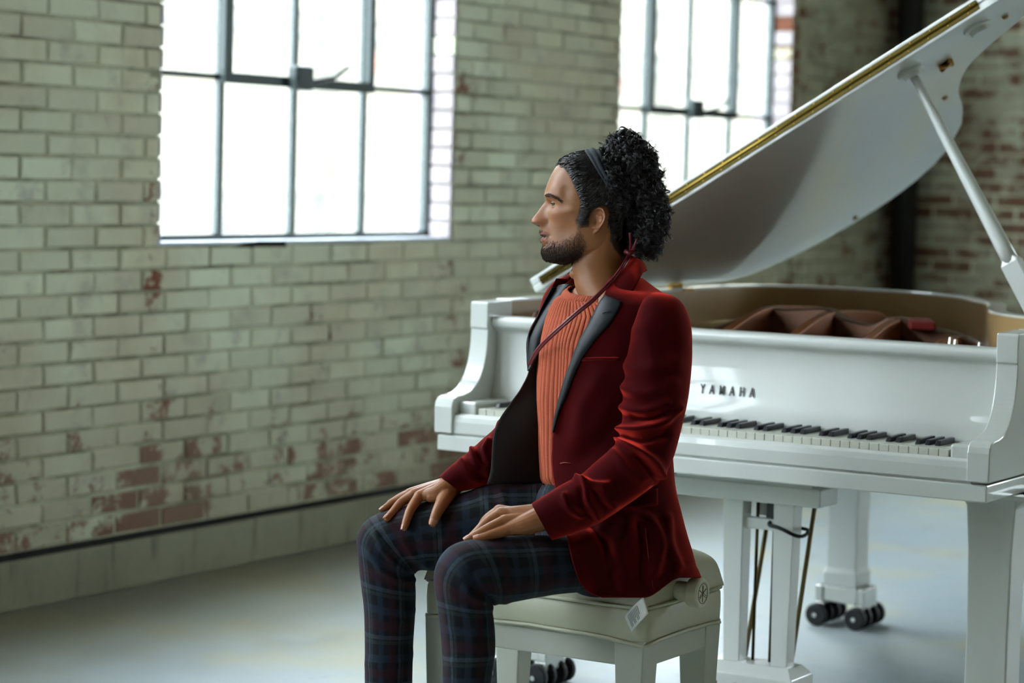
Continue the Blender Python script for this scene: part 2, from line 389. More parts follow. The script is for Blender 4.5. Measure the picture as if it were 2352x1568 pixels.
curve = crom([(XT, .60), (1.318, .70), (1.215, .765), (1.085, .85), (.985, 1.0), (.872, 1.31), (.79, 1.44), (.63, 1.65), (.417, 1.775), (.166, 1.80), (-.02, 1.72), (-.095, 1.58), (XB, 1.40)], 8)
outl = [np.array(p) for p in outl[:2]]+curve+[np.array((XB, .8)), np.array((XB, .2405))]
def offset(poly, d):
    out = []; m = len(poly)
    for i in range(m):
        t = poly[min(i+1, m-1)]-poly[max(i-1, 0)]; t = t/np.linalg.norm(t); out.append(poly[i]+d*np.array((-t[1], t[0])))
    return out
def shell(out, inn, z0, z1):
    m = MB(); R = []
    for a, b in zip(out, inn): R.append([(a[0], a[1], z0), (a[0], a[1], z1), (b[0], b[1], z1), (b[0], b[1], z0)])
    return m.loft(R)
inn = offset(outl, .045)
if inn[10][0] > outl[10][0]+.0: inn = offset(outl, -.045)
sg = .045 if abs(inn[-1][0]-(XB+.045)) < .02 else -.045
inn = offset(outl, sg)
shell(outl, inn, .671, RT).build('rim', M_WHITE, gp, bevel=.003)
shell(offset(outl, sg*.14), offset(outl, sg*.9), .627, .6685).build('rim_base', M_WHITE, gp, bevel=.003)
shell(offset(outl, sg*1.001), offset(outl, sg*1.09), RB+.1, RT-.006).build('inner_rim', M_TAN, gp)
ins = offset(outl, sg*1.05)
sb_ = [(p[0], max(p[1], .215)) for p in ins]
MB().prism(sb_, 2, .80, .812).build('soundboard', M_WOODB, gp)
pl_ = [(p[0], max(p[1], .215)) for p in offset(outl, sg*1.6)]
MB().prism(pl_, 2, .862, .876).build('plate', M_PLATE, gp, bevel=.004)
# underside bracing beams
for a, b in (((.1, .5), (.25, 1.55)), ((.62, .5), (.62, 1.5)), ((1.05, .5), (.95, .9))):
    MB().tube([(*a, .72), (*b, .72)], .05, 4).build('underside_beam', M_WHITE, gp)
MB().prism(sb_, 2, .77, .785).build('bottom_board', M_WOODB, gp)
# plate: raised cross web and struts fanning to the tail
XS = [.06, .166, .27, .355, .40, .46, .525, .576, .651, .723, .796, .892, .97]; ZS = [.885, .901, .938, .972, .970, .974, .978, .955, .942, .968, .948, .932, .90]
R = []
for x in np.linspace(.06, .97, 60):
    h = float(sinterp(x, XS, ZS)); R.append([(x, .86, .868), (x, .875, h-.004), (x, .89, h), (x, .93, h), (x, .95, h-.02), (x, .96, .868)])
MB().loft(R).build('plate_web', M_PLATED, gp)
for (x0, x1, x2, y2, hm, mt) in ((.10, .08, .02, 1.5, .905, M_PLATED), (.405, .362, .27, 1.60, .974, M_PLATE), (.60, .54, .44, 1.60, .970, M_PLATE), (.80, .73, .60, 1.45, .962, M_PLATE), (.98, .90, .84, 1.20, .928, M_PLATE), (1.16, 1.10, 1.06, .80, .905, M_PLATE)):
    R = []
    for k in range(21):
        t = k/20; y = .40+(y2-.40)*t; x = np.interp(y, [.40, .88, y2], [x0, x1, x2]) if y2 > .9 else x0+(x2-x0)*t
        h = float(sinterp(y, [.40, .50, .88, max(.95, y2-.25), max(1.0, y2)], [.905, .915, hm, hm-.02, .88])); w = .017
        R.append([(x-w, y, .868), (x-w*.8, y, h), (x+w*.8, y, h), (x+w, y, .868)])
    MB().loft(R).build('plate_strut', mt, gp, bevel=.003)
# raised plate shoulder / pin block
R = []
for k in range(25):
    t = k/24; x = -.03+1.27*t; h = .89+.018*math.sin(PI*min(1, t*1.3))
    R.append([(x, .23, .87), (x, .235, h), (x, .43+.05*math.sin(t*5), h+.004), (x, .45+.05*math.sin(t*5), .87)])
MB().loft(R).build('pin_block', M_PLATE, gp)
for i in range(70):
    x = .02+i*.017; y = .30+.03*(i % 3)
    MB().lathe([(.0035, 0), (.0035, .03), (.002, .032)], (x, y, .90), n=6).build('tuning_pin', M_STEELB, gp)
# strings
for i in range(60):
    t = i/59; x0 = .03+1.16*t
    yend = 1.62-.95*t**1.15; xe = x0-.10*(1-t)
    MB().tube([(x0, .46, .9), (xe, yend, .892)], .0011 if t > .3 else .0018, 4).build('string', M_STEELB if t > .3 else M_BRASS, gp)
MB().box(.05, .95, .60, .65, .878, .893).build('damper_rail', M_WOODB, gp, bevel=.004)
for i in range(30): MB().box(.06+i*.029, .078+i*.029, .605, .645, .8935, .902).build('damper', M_BLACK, gp, bevel=.003)
MB().prism([(.80, .80), (.86, .83), (.78, 1.0), (.72, .97)], 2, .94, .962).build('felt_strip', M_FELT, gp, bevel=.006)
for x, y in ((.98, .62), (1.02, .55), (1.10, .50), (1.19, .44)):
    MB().lathe([(.012, 0), (.012, .03), (.006, .04), (.004, .055)], (x, y, .885), n=12).build('plate_bolt', M_STEELB, gp, smooth=False)
# keybed, key slip, key blocks, cheeks
MB().box(-.1, 1.323, -.027, .42, .627, .6655).build('keybed', M_WHITE, gp, bevel=.003)
MB().box(-.06, 1.283, -.02, .40, .6655, .70).build('key_frame', M_WHITE, gp)
slip = [(-.027, .671), (-.004, .671), (-.004, .716), (-.008, .7195), (-.018, .7195), (-.024, .714), (-.027, .70)]
MB().prism(slip, 0, -.056, 1.2775).build('key_slip', M_WHITE, gp, bevel=.0015)
for a, b in ((-.056, -.004), (1.226, 1.2775)):
    MB().box(a, b, -.003, .15, .70, .748).build('key_block', M_WHITE, gp, bevel=.006)
arm = [(-.033, .671), (-.035, .735), (-.031, .748), (-.022, .757), (-.008, .761), (.02, .763)]
arm += [tuple(p) for p in crom([(.02, .763), (.055, .772), (.088, .795), (.110, .83), (.122, .872), (.127, .922)], 4)[1:]]
arm += [(.122, .924), (.122, .986), (.125, .990), (.24, .992), (.24, .671)]
for a, b in ((XB, XB+.0515), (XT-.0515, XT)):
    MB().prism(arm, 0, a, b).build('cheek', M_WHITE, gp, bevel=.003)
# fallboard
fb = [tuple(p) for p in crom([(.150, .737), (.153, .77), (.161, .81), (.167, .86), (.168, .903), (.163, .917), (.150, .924), (.142, .931), (.140, .942), (.144, .950), (.155, .953)], 7)]+[(.20, .953), (.20, .90), (.185, .74)]
fbo = MB().prism(fb, 0, XB+.0525, XT-.0525).build('fallboard', M_WHITE, gp, smooth=True)
fbo.data.set_sharp_from_angle(angle=.6)
# lettering on the fallboard
cu = bpy.data.curves.new('lettering', 'FONT'); cu.body = 'YAMAHA'; cu.size = .036; cu.space_character = 2.3; cu.extrude = .0006; cu.align_x = 'LEFT'; cu.offset = .0005
tmp = bpy.data.objects.new('tmp', cu); COL.objects.link(tmp); dg = bpy.context.evaluated_depsgraph_get()
me = bpy.data.meshes.new_from_object(tmp.evaluated_get(dg)); COL.objects.unlink(tmp)
vx = np.array([v.co[:] for v in me.vertices]); sx = .1440/(vx[:, 0].max()-vx[:, 0].min()); sy = .0228/(vx[:, 1].max()-vx[:, 1].min())
for v in me.vertices: v.co = ((v.co.x-vx[:, 0].min())*sx, (v.co.y-vx[:, 1].min())*sy, v.co.z)
lt = link('lettering', me, M_BLACK, fbo)
lt.matrix_local = Matrix(((1, 0, 0, .5275), (0, .15, -.989, .1568), (0, .989, .15, .7995), (0, 0, 0, 1)))
# keys
WK = .0235
def white_mesh(k):
    x0, x1 = .0005, WK-.0005
    m = MB(); m.box(x0, x1, 0, .148, .708, .734); return m
wm = white_mesh(0).build('white_key', M_KEYW, gp, bevel=.0012)
for i in range(1, 52):
    o = wm.copy(); COL.objects.link(o); o.location.x = i*WK
bk = MB(); hw = .0065
bk.loft([[(-hw, 0, .734), (hw, 0, .734), (hw, .096, .734), (-hw, .096, .734)], [(-hw*.78, .008, .7455), (hw*.78, .008, .7455), (hw*.78, .096, .7465), (-hw*.78, .096, .7465)]])
first = None
names = 'ABCDEFG'; n_black = 0
for i in range(51):
    if names[i % 7] in 'ACDFG':
        if first is None: o = first = bk.build('black_key', M_KEYB, gp, bevel=.0015)
        else: o = first.copy(); COL.objects.link(o)
        o.location = ((i+1)*WK, .050, 0)
# lid
TH_L = math.radians(31.1)
def lidp(s, y, n): return (XB+s*math.cos(TH_L)-n*math.sin(TH_L), y, 1.001+s*math.sin(TH_L)+n*math.cos(TH_L))
lo = [np.array((0.0, .441)), np.array((1.47, .441)), np.array((1.47, .60))]
lo += crom([(1.468, .62), (1.42, .70), (1.285, .775), (1.18, .86), (1.088, 1.016), (1.02, 1.2), (.967, 1.323), (.905, 1.44), (.736, 1.655), (.523, 1.78), (.272, 1.798), (.09, 1.715), (.012, 1.58), (0, 1.42)], 8)
def lidslab(poly, n0, n1):
    m = MB(); k = len(poly); V = [lidp(p[0], p[1], n0) for p in poly]+[lidp(p[0], p[1], n1) for p in poly]
    return m.add(V, [tuple(range(k))[::-1], tuple(range(k, 2*k))]+[(i, (i+1) % k, k+(i+1) % k, k+i) for i in range(k)])
lid = lidslab(lo, 0, .0195).build('lid', M_WHITE, gp, bevel=.003)
flap = [np.array(p) for p in ((0.0, .442), (1.47, .442), (1.47, .62), (1.42, .70), (1.285, .775), (1.2, .84), (0, .84))]
lidslab(flap, .0205, .040).build('lid_flap', M_WHITE, gp, bevel=.003)
hin = MB(); 
V = []
for s_ in (.03, 1.40): V += [lidp(s_, .4405, .0085), lidp(s_, .4375, .0085), lidp(s_, .4375, .0315), lidp(s_, .4405, .0315)]
hin.add(V, [(0, 1, 2, 3), (7, 6, 5, 4)]+[(i, (i+1) % 4, 4+(i+1) % 4, 4+i) for i in range(4)])
M_BRASSD = plain('aged_brass', '#43391B', .28, 1.0, .1, 30)
hg = hin.build('lid_hinge', M_BRASSD, gp)
MB().tube([lidp(.03, .4365, .020), lidp(1.40, .4365, .020)], .0032, 10).build('hinge_pin', plain('worn_brass_pin', '#8F7838', .22, 1.0, .08, 30), hg, smooth=True)
for i in range(24):
    for n_ in (.0128, .0272):
        c = np.array(lidp(.06+i*.057+(.012 if n_ > .02 else 0), .4375, n_)); MB().lathe([(.0026, 0), (.0022, .0012), (.001, .0018)], c, (0, -1, 0), 8).build('screw', M_BRASS, hg)
# lid fittings on the underside
dn = np.array(lidp(0, 0, -1))-np.array(lidp(0, 0, 0))
for s_, y_ in ((1.142, .562), (1.345, .54)):
    MB().lathe([(.036, 0), (.036, .006), (.024, .008), (.022, .020), (.012, .020)], lidp(s_, y_, 0), dn, 20).build('prop_cup', M_WHITE, lid, smooth=False)
MB().tube([lidp(1.21, .665, -.006), lidp(1.17, .70, -.006)], .008, 8).build('lid_catch', M_BRASS, lid)
MB().tube([lidp(1.20, .70, -.008), lidp(1.18, .665, -.008)], .006, 8).build('lid_catch', M_BRASS, lid)
for s_, y_ in ((1.40, .60), (.86, 1.44), (.40, 1.74), (1.05, 1.0)):
    MB().lathe([(.009, 0), (.008, .006), (.004, .008)], lidp(s_, y_, 0), dn, 12).build('rubber_bumper', M_TAN, lid)
# prop stick
top = np.array(lidp(1.142, .562, -.018)); bot = np.array((1.262, .545, .955)); ax = bot-top
R = []
def stick(t0, t1, w0, w1, d0, d1, n, name):
    e1 = np.array((0, 1., 0)); a = ax/np.linalg.norm(ax); e1 = e1-a*(e1@a); e1 /= np.linalg.norm(e1); e2 = np.cross(a, e1); R = []
    for k in range(n+1):
        t = t0+(t1-t0)*k/n; c = top+ax*t; w = w0+(w1-w0)*k/n; d = d0+(d1-d0)*k/n
        R.append([c+w*math.cos(q)*e2*1.0+d*math.sin(q)*e1 for q in np.linspace(0, 2*PI, 16, endpoint=False)])
    return MB().loft(R).build(name, M_WHITE, gp, smooth=True)
stick(0, .72, .0105, .0205, .0105, .019, 10, 'prop_stick')
e1 = np.array((0, 1., 0)); a_ = ax/np.linalg.norm(ax); e1 = e1-a_*(e1@a_); e1 /= np.linalg.norm(e1); e2 = np.cross(a_, e1)
m = MB(); R = []
for t, w in ((.69, .014), (.715, .024), (1.0, .024)):
    c = top+ax*t; R.append([c-w*e2-w*.8*e1, c+w*e2-w*.8*e1, c+w*e2+w*.8*e1, c-w*e2+w*.8*e1])
ps = m.loft(R).build('prop_stick_base', M_WHITE, gp, bevel=.003)
c = top+ax*.80; MB().add([c+e2*.0245+e1*q+a_*w for q, w in ((-.006, -.03), (.006, -.03), (.006, .05), (-.006, .05))], [(0, 1, 2, 3)]).build('slot', M_BLACK, ps)
MB().box(1.255, 1.283, .47, .60, .92, .96).build('prop_bracket', M_BRASS, gp, bevel=.004)
MB().box(1.262, 1.2835, .33, .40, .905, .975).build('latch_plate', M_BRASS, gp, bevel=.004)
# lid side hinges on the bass rim
for y in (.62, 1.20):
    MB().box(XB+.02, XB+.048, y, y+.07, .90, RT).build('side_hinge', M_BRASS, gp, bevel=.003)
    MB().tube([(XB+.004, y, 1.0), (XB+.004, y+.07, 1.0)], .007, 10).build('hinge_knuckle', M_BRASS, gp)
MB().tube([(XB+.09, .30, .957), (XB+.09, .62, .962)], .006, 8).build('music_desk_rail', M_BLACK, gp)
MB().lathe([(.012, 0), (.016, .02), (.008, .05), (.004, .062)], (XB+.10, .275, .90), n=12).build('rail_knob', M_WOODB, gp, smooth=True)
# legs with casters
def leg(x, y, ztop, tail=False):
    lg = MB(); prof = [(.155, .058, .05), (.165, .05, .046), (.30, .049, .046), (ztop-.13, .052, .05), (ztop-.06, .056, .052), (ztop, .060, .056)] if not tail else [(.12, .054, .054), (.16, .054, .054), (.175, .047, .047), (.30, .046, .046), (ztop, .060, .056)]
    lg.loft([[(x-w, y-d, z), (x+w, y-d, z), (x+w, y+d, z), (x-w, y+d, z)] for z, w, d in prof])
    L = lg.build('leg', M_WHITE, gp, bevel=.004)
    if not tail:
        q = [(.0, 0), (.105, 0), (.105, -.008)]+[(.105-.055*math.sin(t), -.065+.057*math.cos(t)) for t in np.linspace(0, PI/2, 8)]+[(.05, -.075), (0, -.075)]
        for sgn in (-1, 1):
            MB().prism([(x+sgn*(a), .627+b) for a, b in q], 1, y-.052, y+.052).build('leg_corbel', M_WHITE, L, bevel=.002)
        MB().box(x-.12, x+.12, y-.09, y+.12, .6275-.012, .627).build('leg_plate', M_WHITE, L, bevel=.002)
    zt = .12 if tail else .155
    blk = MB(); blk.box(x-.078, x-.055, y-.05, y+.05, .045, zt); blk.box(x+.055, x+.078, y-.05, y+.05, .045, zt); blk.box(x-.055, x+.055, y-.046, y+.046, .07, zt-.001)
    blk.build('caster_yoke', M_STEELB if tail else M_WHITE, L, bevel=.004)
    for sx in (-1, 1):
        for sy in (-1, 1):
            for o in (-.011, .011):
                MB().lathe([(.012, -.010), (.030, -.010), (.034, -.005), (.034, .005), (.030, .010), (.012, .010)], (x+sx*.062, y+sy*.05+o*2, .034), (0, 1, 0), 20).build('caster_wheel', M_RUB, L)
            MB().tube([(x+sx*.062, y+sy*.05-.04, .034), (x+sx*.062, y+sy*.05+.04, .034)], .007, 8).build('caster_axle', M_STEELB, L)
            MB().box(x+sx*.062-.014, x+sx*.062+.014, y+sy*.05-.008, y+sy*.05+.008, .034, .07).build('caster_fork', M_STEELB, L, bevel=.002)
leg(1.262, .225, .62); leg(-.01, .30, .62); leg(.312, 1.60, .77, True)
# lyre
ly = MB().box(.44, .842, .175, .285, .548, .592).build('lyre_beam', M_WHITE, gp, bevel=.004)
MB().box(.46, .82, .18, .34, .592, .6275).build('lyre_block', M_WHITE, gp)
for xa, xb_ in ((.578, .592), (.712, .718)):
    w0, w1 = .048, .042
    MB().loft([[(xb_, .20, .155), (xb_+w1, .20, .155), (xb_+w1, .245, .155), (xb_, .245, .155)], [(xa, .20, .55), (xa+w0+.006, .20, .55), (xa+w0+.006, .25, .55), (xa, .25, .55)]]).build('lyre_post', M_WHITE, gp, bevel=.002)
MB().box(.625, .715, .215, .235, .478, .505).build('lyre_rail', M_WHITE, gp, bevel=.002)
bx = MB(); bx.loft([[(.539, .16, .045), (.792, .16, .045), (.792, .285, .045), (.539, .285, .045)], [(.539, .16, .132), (.792, .16, .132), (.792, .285, .132), (.539, .285, .132)], [(.562, .185, .156), (.772, .185, .156), (.772, .262, .156), (.562, .262, .156)]])
bxo = bx.build('pedal_box', M_WHITE, gp, bevel=.002)
for x in (.585, .655, .725):
    MB().box(x-.012, x+.012, .1585, .1605, .085, .11).build('pedal_slot', M_FELT, bxo)
    R = []
    for k in range(9):
        t = k/8; y = .17-.14*t; w = .008+.011*max(0, t-.4)**.7*1.6; z = .095-.018*t*t
        R.append([(x-w, y, z-.004), (x+w, y, z-.004), (x+w*.9, y, z+.004), (x-w*.9, y, z+.004)])
    MB().loft(R).build('pedal', M_BRASS, gp, bevel=.0015)
for x in (.612, .655, .70): MB().tube([(x, .235, .156), (x, .235, .625)], .0042, 8).build('pedal_rod', M_BRASSD, gp, smooth=True)
M_ROD = plain('dull_brass_rod', '#7A6845', .35, .9, .1, 40)
for x, x2, z2 in ((.597, .652, .60), (.722, .768, .60)): MB().tube([(x, .30, .10), (x2, .335, z2)], .006, 8).build('lyre_brace', M_ROD, gp, smooth=True)
lp = [(.742+.046*math.cos(t), .225+.05*math.sin(t), .488-.012*math.cos(t)+.004*math.sin(3*t)) for t in np.linspace(0, 2*PI, 40)]
MB().tube(lp, .0045, 8).build('cable', M_RUB, gp, smooth=True)
MB().box(.675, .708, .24, .30, .50, .545).build('junction_box', M_BLACK, gp, bevel=.003)
MB().box(.64, .674, .26, .30, .505, .54).build('plug', M_WHITE, gp, bevel=.003)

# ================================================================== bench
M_LEATH = plain('cream_vinyl', '#BDBCA2', .38, 0, .03, 30, bump=.04)
M_BWOOD = plain('white_bench_paint', '#B9BAAC', .4, 0, .02, 10)
pb = tag(empty('piano_bench', (.6665, -.675, 0)), 'cream padded piano bench with adjusting knob that the man sits on', 'bench')
bx0, bx1, by0, by1 = -.2615, .2615, -.172, .172
def sup(a, b, n, p=5.0):
    out = []
    for k in range(n):
        t = 2*PI*k/n; c, s = math.cos(t), math.sin(t); out.append((a*math.copysign(abs(c)**(2/p), c), b*math.copysign(abs(s)**(2/p), s)))
    return out
NS = 96
# seat skirt
def ring(a, b, z, p=10, sag=0.0):
    return [(x, y, z-sag*((abs(x)/a)**6*(abs(y)/b)**0+0)*0+0) for x, y in sup(a, b, NS, p)]
def corner_drop(x, y): return .010*(abs(x)/.2615)**4*(abs(y)/.175)**4-.006*(1-(abs(x)/.2615)**2)*(abs(y) > .12)
sk = MB(); rings = []
for z, g in ((.398, .0), (.404, .004), (.43, .005), (.455, .004), (.463, .0)):
    rings.append([(x, y, z-(corner_drop(x, y) if z < .42 else 0)) for x, y in sup(.2615+g, .175+g, NS, 14)])
sk.loft(rings).build('skirt', M_LEATH, pb, smooth=True)
def piping(z, g, drop, name='piping'):
    pts = [(x, y, z-(corner_drop(x, y) if drop else 0)) for x, y in sup(.2615+g, .175+g, 120, 14)]; pts.append(pts[0]); pts.append(pts[1])
    MB().tube(pts, .0042, 6, cap=False).build(name, M_LEATH, pb, smooth=True)
piping(.397, .004, True); piping(.465, .004, False)
# cushion with tufts
NU, NV = 90, 60; V = []; F = []
tx = [(-.17, -.09), (0, -.09), (.17, -.09), (-.17, .09), (0, .09), (.17, .09), (-.085, 0), (.085, 0)]
for i in range(NU+1):
    for j in range(NV+1):
        u = -1+2*i/NU; v = -1+2*j/NV
        x = .2615*math.copysign(abs(u)**.92, u); y = .175*math.copysign(abs(v)**.92, v)
        e = (1-abs(u)**6)*(1-abs(v)**5); z = .466+.092*max(e, 0)**.40
        for a, b in tx:
            d = math.hypot(x-a, y-b); z -= .012*math.exp(-(d/.022)**2)*min(1, e*2)
        sitting = math.exp(-(max(0, x-.02)/.13)**4)*math.exp(-(max(0, y-.04)/.10)**4); z -= .050*sitting*min(1, e*1.5)
        k = 1+.045*math.sin(min(1, e/.75)*PI) if e < .75 else 1
        V.append((x*k, y*k, z))
for i in range(NU):
    for j in range(NV): q = i*(NV+1)+j; F.append((q, q+1, q+NV+2, q+NV+1))
MB().add(V, F).build('cushion', M_LEATH, pb, smooth=True)
for a, b in tx: MB().lathe([(.011, 0), (.010, .004), (.004, .006)], (a, b, .515 if a > .1 and b > 0 else .485), n=12).build('tuft_button', M_LEATH, pb, smooth=True)
# wooden frame and legs
fr = MB(); i_ = .006
fr.box(bx0+i_, bx1-i_, by0+i_, by0+.03, .343, .396); fr.box(bx0+i_, bx1-i_, by1-.03, by1-i_, .343, .396); fr.box(bx0+i_, bx0+.03, by0+.03, by1-.03, .343, .396); fr.box(bx1-.03, bx1-i_, by0+.03, by1-.03, .343, .396)
fr.box(bx0+.03, bx1-.03, by0+.03, by1-.03, .37, .396)
fr.build('apron', M_BWOOD, pb, bevel=.003)
for sx in (-1, 1):
    for sy in (-1, 1):
        c0 = (sx*.227, sy*.142, 0); c1 = (sx*.225, sy*.139, .397)
        MB().frustum(c0, (.019, .019), c1, (.0335, .034)).build('leg', M_BWOOD, pb, bevel=.003)
# knob with emblem on each end
for sx in (1, -1):
    kc = (sx*.262, -.040*1.0, .484)
    kb = MB().lathe([(.020, 0), (.020, .027), (.0285, .030), (.0305, .034), (.0305, .054), (.0285, .058), (.0235, .0585), (.0225, .0570), (.001, .0570)], kc, (sx, 0, 0), 36).build('knob', plain('worn_cream_knob', '#C9C7AE', .4, 0, .03), pb, bevel=.001)
    fx = sx*(.262+.0572)
    rg = MB(); rg.loft([[(fx+sx*h, -.040+r*math.cos(t), .484+r*math.sin(t)) for r, h in ((.0205, 0), (.0205, .0006), (.0195, .0006), (.0195, 0))] for t in np.linspace(0, 2*PI, 40)], True, False)
    rg.build('emblem_ring', M_CHIP, kb)
    for k in range(3):   # three crossed tuning forks
        an = PI/2+k*2*PI/3; d = np.array((0, math.cos(an), math.sin(an))); s_ = np.array((0, -math.sin(an), math.cos(an))); c = np.array((fx, -.040, .484))
        for off in (-.0018, .0018):
            MB().tube([c-d*.002+s_*off, c+d*.0165+s_*off], .0007, 6).build('emblem_fork', M_CHIP, kb)
        MB().tube([c-d*.002+s_*.0018, c-d*.0045, c-d*.002-s_*.0018], .0007, 6).build('emblem_fork', M_CHIP, kb)
        MB().tube([c-d*.0045, c-d*.0165], .0009, 6).build('emblem_fork', M_CHIP, kb)
# hanging care label near the front right corner
M_TAGP = plain('white_label_cloth', '#DEDFD8', .7); M_TAGT = plain('grey_label_print', '#6B6F78', .8)
def tagp(u, v): # u across, v down; curls outwards
    x = .262+.0185*u-.038*v; z = .492-.030*u-.044*v; y = -.187-.010*math.sin(v*2.4)-.012*u*(1-v)
    return np.array((x, y, z))
V = []; F = []
for i in range(7):
    for j in range(11): V.append(tagp(i/6, j/10))
for i in range(6):
    for j in range(10): q = i*11+j; F.append((q, q+1, q+12, q+11))
tg = MB().add(V, F).build('care_label', M_TAGP, pb, smooth=True); sd = tg.modifiers.new('solid', 'SOLIDIFY'); sd.thickness = .0012
for k in range(9):
    v = .30+k*.062 if True else 0
    a, b = tagp(.14, v), tagp(.14+(.72 if k % 3 else .5), v); n_ = np.array((0, -.0012, 0))
    dv = (tagp(.5, v+.022)-tagp(.5, v))
    MB().add([a+n_, b+n_, b+n_+dv, a+n_+dv], [(0, 1, 2, 3)]).build('print_line', M_TAGT, tg)
# ================================================================== seated man
ZM = 4.98; PX = ZM/FPX      # depth of his spine from the camera, metres per pixel there
def H(x, y, d=0.0):
    """point seen at photo pixel (x, y), d metres nearer than his spine"""
    return CAM+(ZM-d)*(_f+_r*(x-CX)/FPX-_u*(y-CY)/FPX)
def pixv(P):
    D = np.asarray(P, float)-CAM; z = D@_f
    return CX+FPX*(D@_r)/z, CY-FPX*(D@_u)/z, ZM-z
def inpoly(x, y, poly):
    x = np.asarray(x, float); y = np.asarray(y, float); r = np.zeros(x.shape, bool); n = len(poly)
    for i in range(n):
        x0, y0 = poly[i]; x1, y1 = poly[(i+1) % n]
        c = ((y0 > y) != (y1 > y)) & (x < (x1-x0)*(y-y0)/((y1-y0) if y1 != y0 else 1e-9)+x0); r ^= c
    return r
def polydist(x, y, pts, closed=True):
    x = np.asarray(x, float); y = np.asarray(y, float); best = np.full(x.shape, 1e9); n = len(pts)
    for i in range(n if closed else n-1):
        a = np.array(pts[i], float); b = np.array(pts[(i+1) % n], float); ab = b-a
        t = np.clip(((x-a[0])*ab[0]+(y-a[1])*ab[1])/max(ab@ab, 1e-9), 0, 1)
        best = np.minimum(best, np.hypot(x-a[0]-t*ab[0], y-a[1]-t*ab[1]))
    return best
def sm(x, a, b):
    t = np.clip((np.asarray(x, float)-a)/(b-a), 0, 1); return t*t*(3-2*t)
def gridmesh(name, G, mat, parent=None, uv=None, smooth=True, solid=0.0, closed=False, offset=1.0, bevel=0.0, flip=None):
    """G: (rows, cols, 3) array of points"""
    G = np.asarray(G, float); R, C = G.shape[:2]; F = []
    for i in range(R-1):
        for j in range(C-1): F.append((i*C+j, i*C+j+1, (i+1)*C+j+1, (i+1)*C+j))
    me = bpy.data.meshes.new(name); me.from_pydata(G.reshape(-1, 3).tolist(), [], F)
    if uv is not None:
        L = me.uv_layers.new(name='uv'); U = np.asarray(uv, float).reshape(-1, 2); idx = np.zeros(len(me.loops), int); me.loops.foreach_get('vertex_index', idx)
        L.data.foreach_set('uv', U[idx].ravel())
    o = link(name, me, mat, parent, smooth=smooth)
    # faces should look away from the spine / towards the outside
    if flip: me.flip_normals()
    if solid:
        md = o.modifiers.new('thickness', 'SOLIDIFY'); md.thickness = solid; md.offset = offset; md.use_even_offset = False
    return o
def gnormals(G):
    du = np.gradient(G, axis=1); dv = np.gradient(G, axis=0); n = np.cross(du, dv); n /= np.linalg.norm(n, axis=2, keepdims=True)+1e-12
    return n
def ridges(G, defs, towards=True):
    """raise folds along photo polylines: (points, height m, width px); only on the side that faces the camera"""
    G = np.asarray(G, float).copy(); n = gnormals(G)
    view = CAM-G; view /= np.linalg.norm(view, axis=2, keepdims=True)
    s = np.sign((n*view).sum(2)); n = n*s[..., None]
    ctr = G.mean(axis=(0, 1)); facing = np.abs((n*view).sum(2))
    D = G-CAM; z = D@_f; x = CX+FPX*(D@_r)/z; y = CY-FPX*(D@_u)/z
    near = sm(ZM-z-(ZM-z).mean(axis=1, keepdims=True), -.005, .02)
    disp = np.zeros(x.shape)
    for pts, h, w in defs:
        q = np.array(crom(pts, 6)); 
        t = polydist(x, y, q, False)
        disp += h*np.exp(-(t/w)**2)
    return G+n*(disp*near)[..., None]
def limb_grid(rings, span=8, nr=56, p=2.15, hdscale=1.0, inset=0.0):
    K = crom([np.array(r, float) for r in rings], span); K = np.array(K); m = len(K)
    A = np.array([H(k[0], k[1], k[4]) for k in K]); B = np.array([H(k[2], k[3], k[4]) for k in K]); c = (A+B)/2; e1 = (A-B)/2
    G = np.zeros((m, nr+1, 3)); UV = np.zeros((m, nr+1, 2)); acc = 0
    circ = 2*PI*np.mean(K[:, 5])*1.05
    for i in range(m):
        t = c[min(i+1, m-1)]-c[max(i-1, 0)]; t /= np.linalg.norm(t)+1e-12
        # e2 keeps the limb's thickness towards the camera, made perpendicular to e1
        l1 = np.linalg.norm(e1[i]); e2 = np.cross(t, e1[i]/l1); e2 /= np.linalg.norm(e2)+1e-12
        if e2@(-_f) < 0: e2 = -e2
        e2 = e2*.55+(-_f)*.45; e2 = e2-e1[i]*(e2@e1[i])/l1**2; e2 /= np.linalg.norm(e2)
        hd = K[i, 5]*hdscale-inset; a1 = e1[i]*(l1-inset)/l1
        if i: acc += np.linalg.norm(c[i]-c[i-1])
        for j in range(nr+1):
            th = -PI/2+2*PI*j/nr; cs, sn = math.cos(th), math.sin(th)
            G[i, j] = c[i]+a1*math.copysign(abs(cs)**(2/p), cs)+e2*hd*math.copysign(abs(sn)**(2/p), sn)
            UV[i, j] = (circ*j/nr, acc)
    return G, UV, c

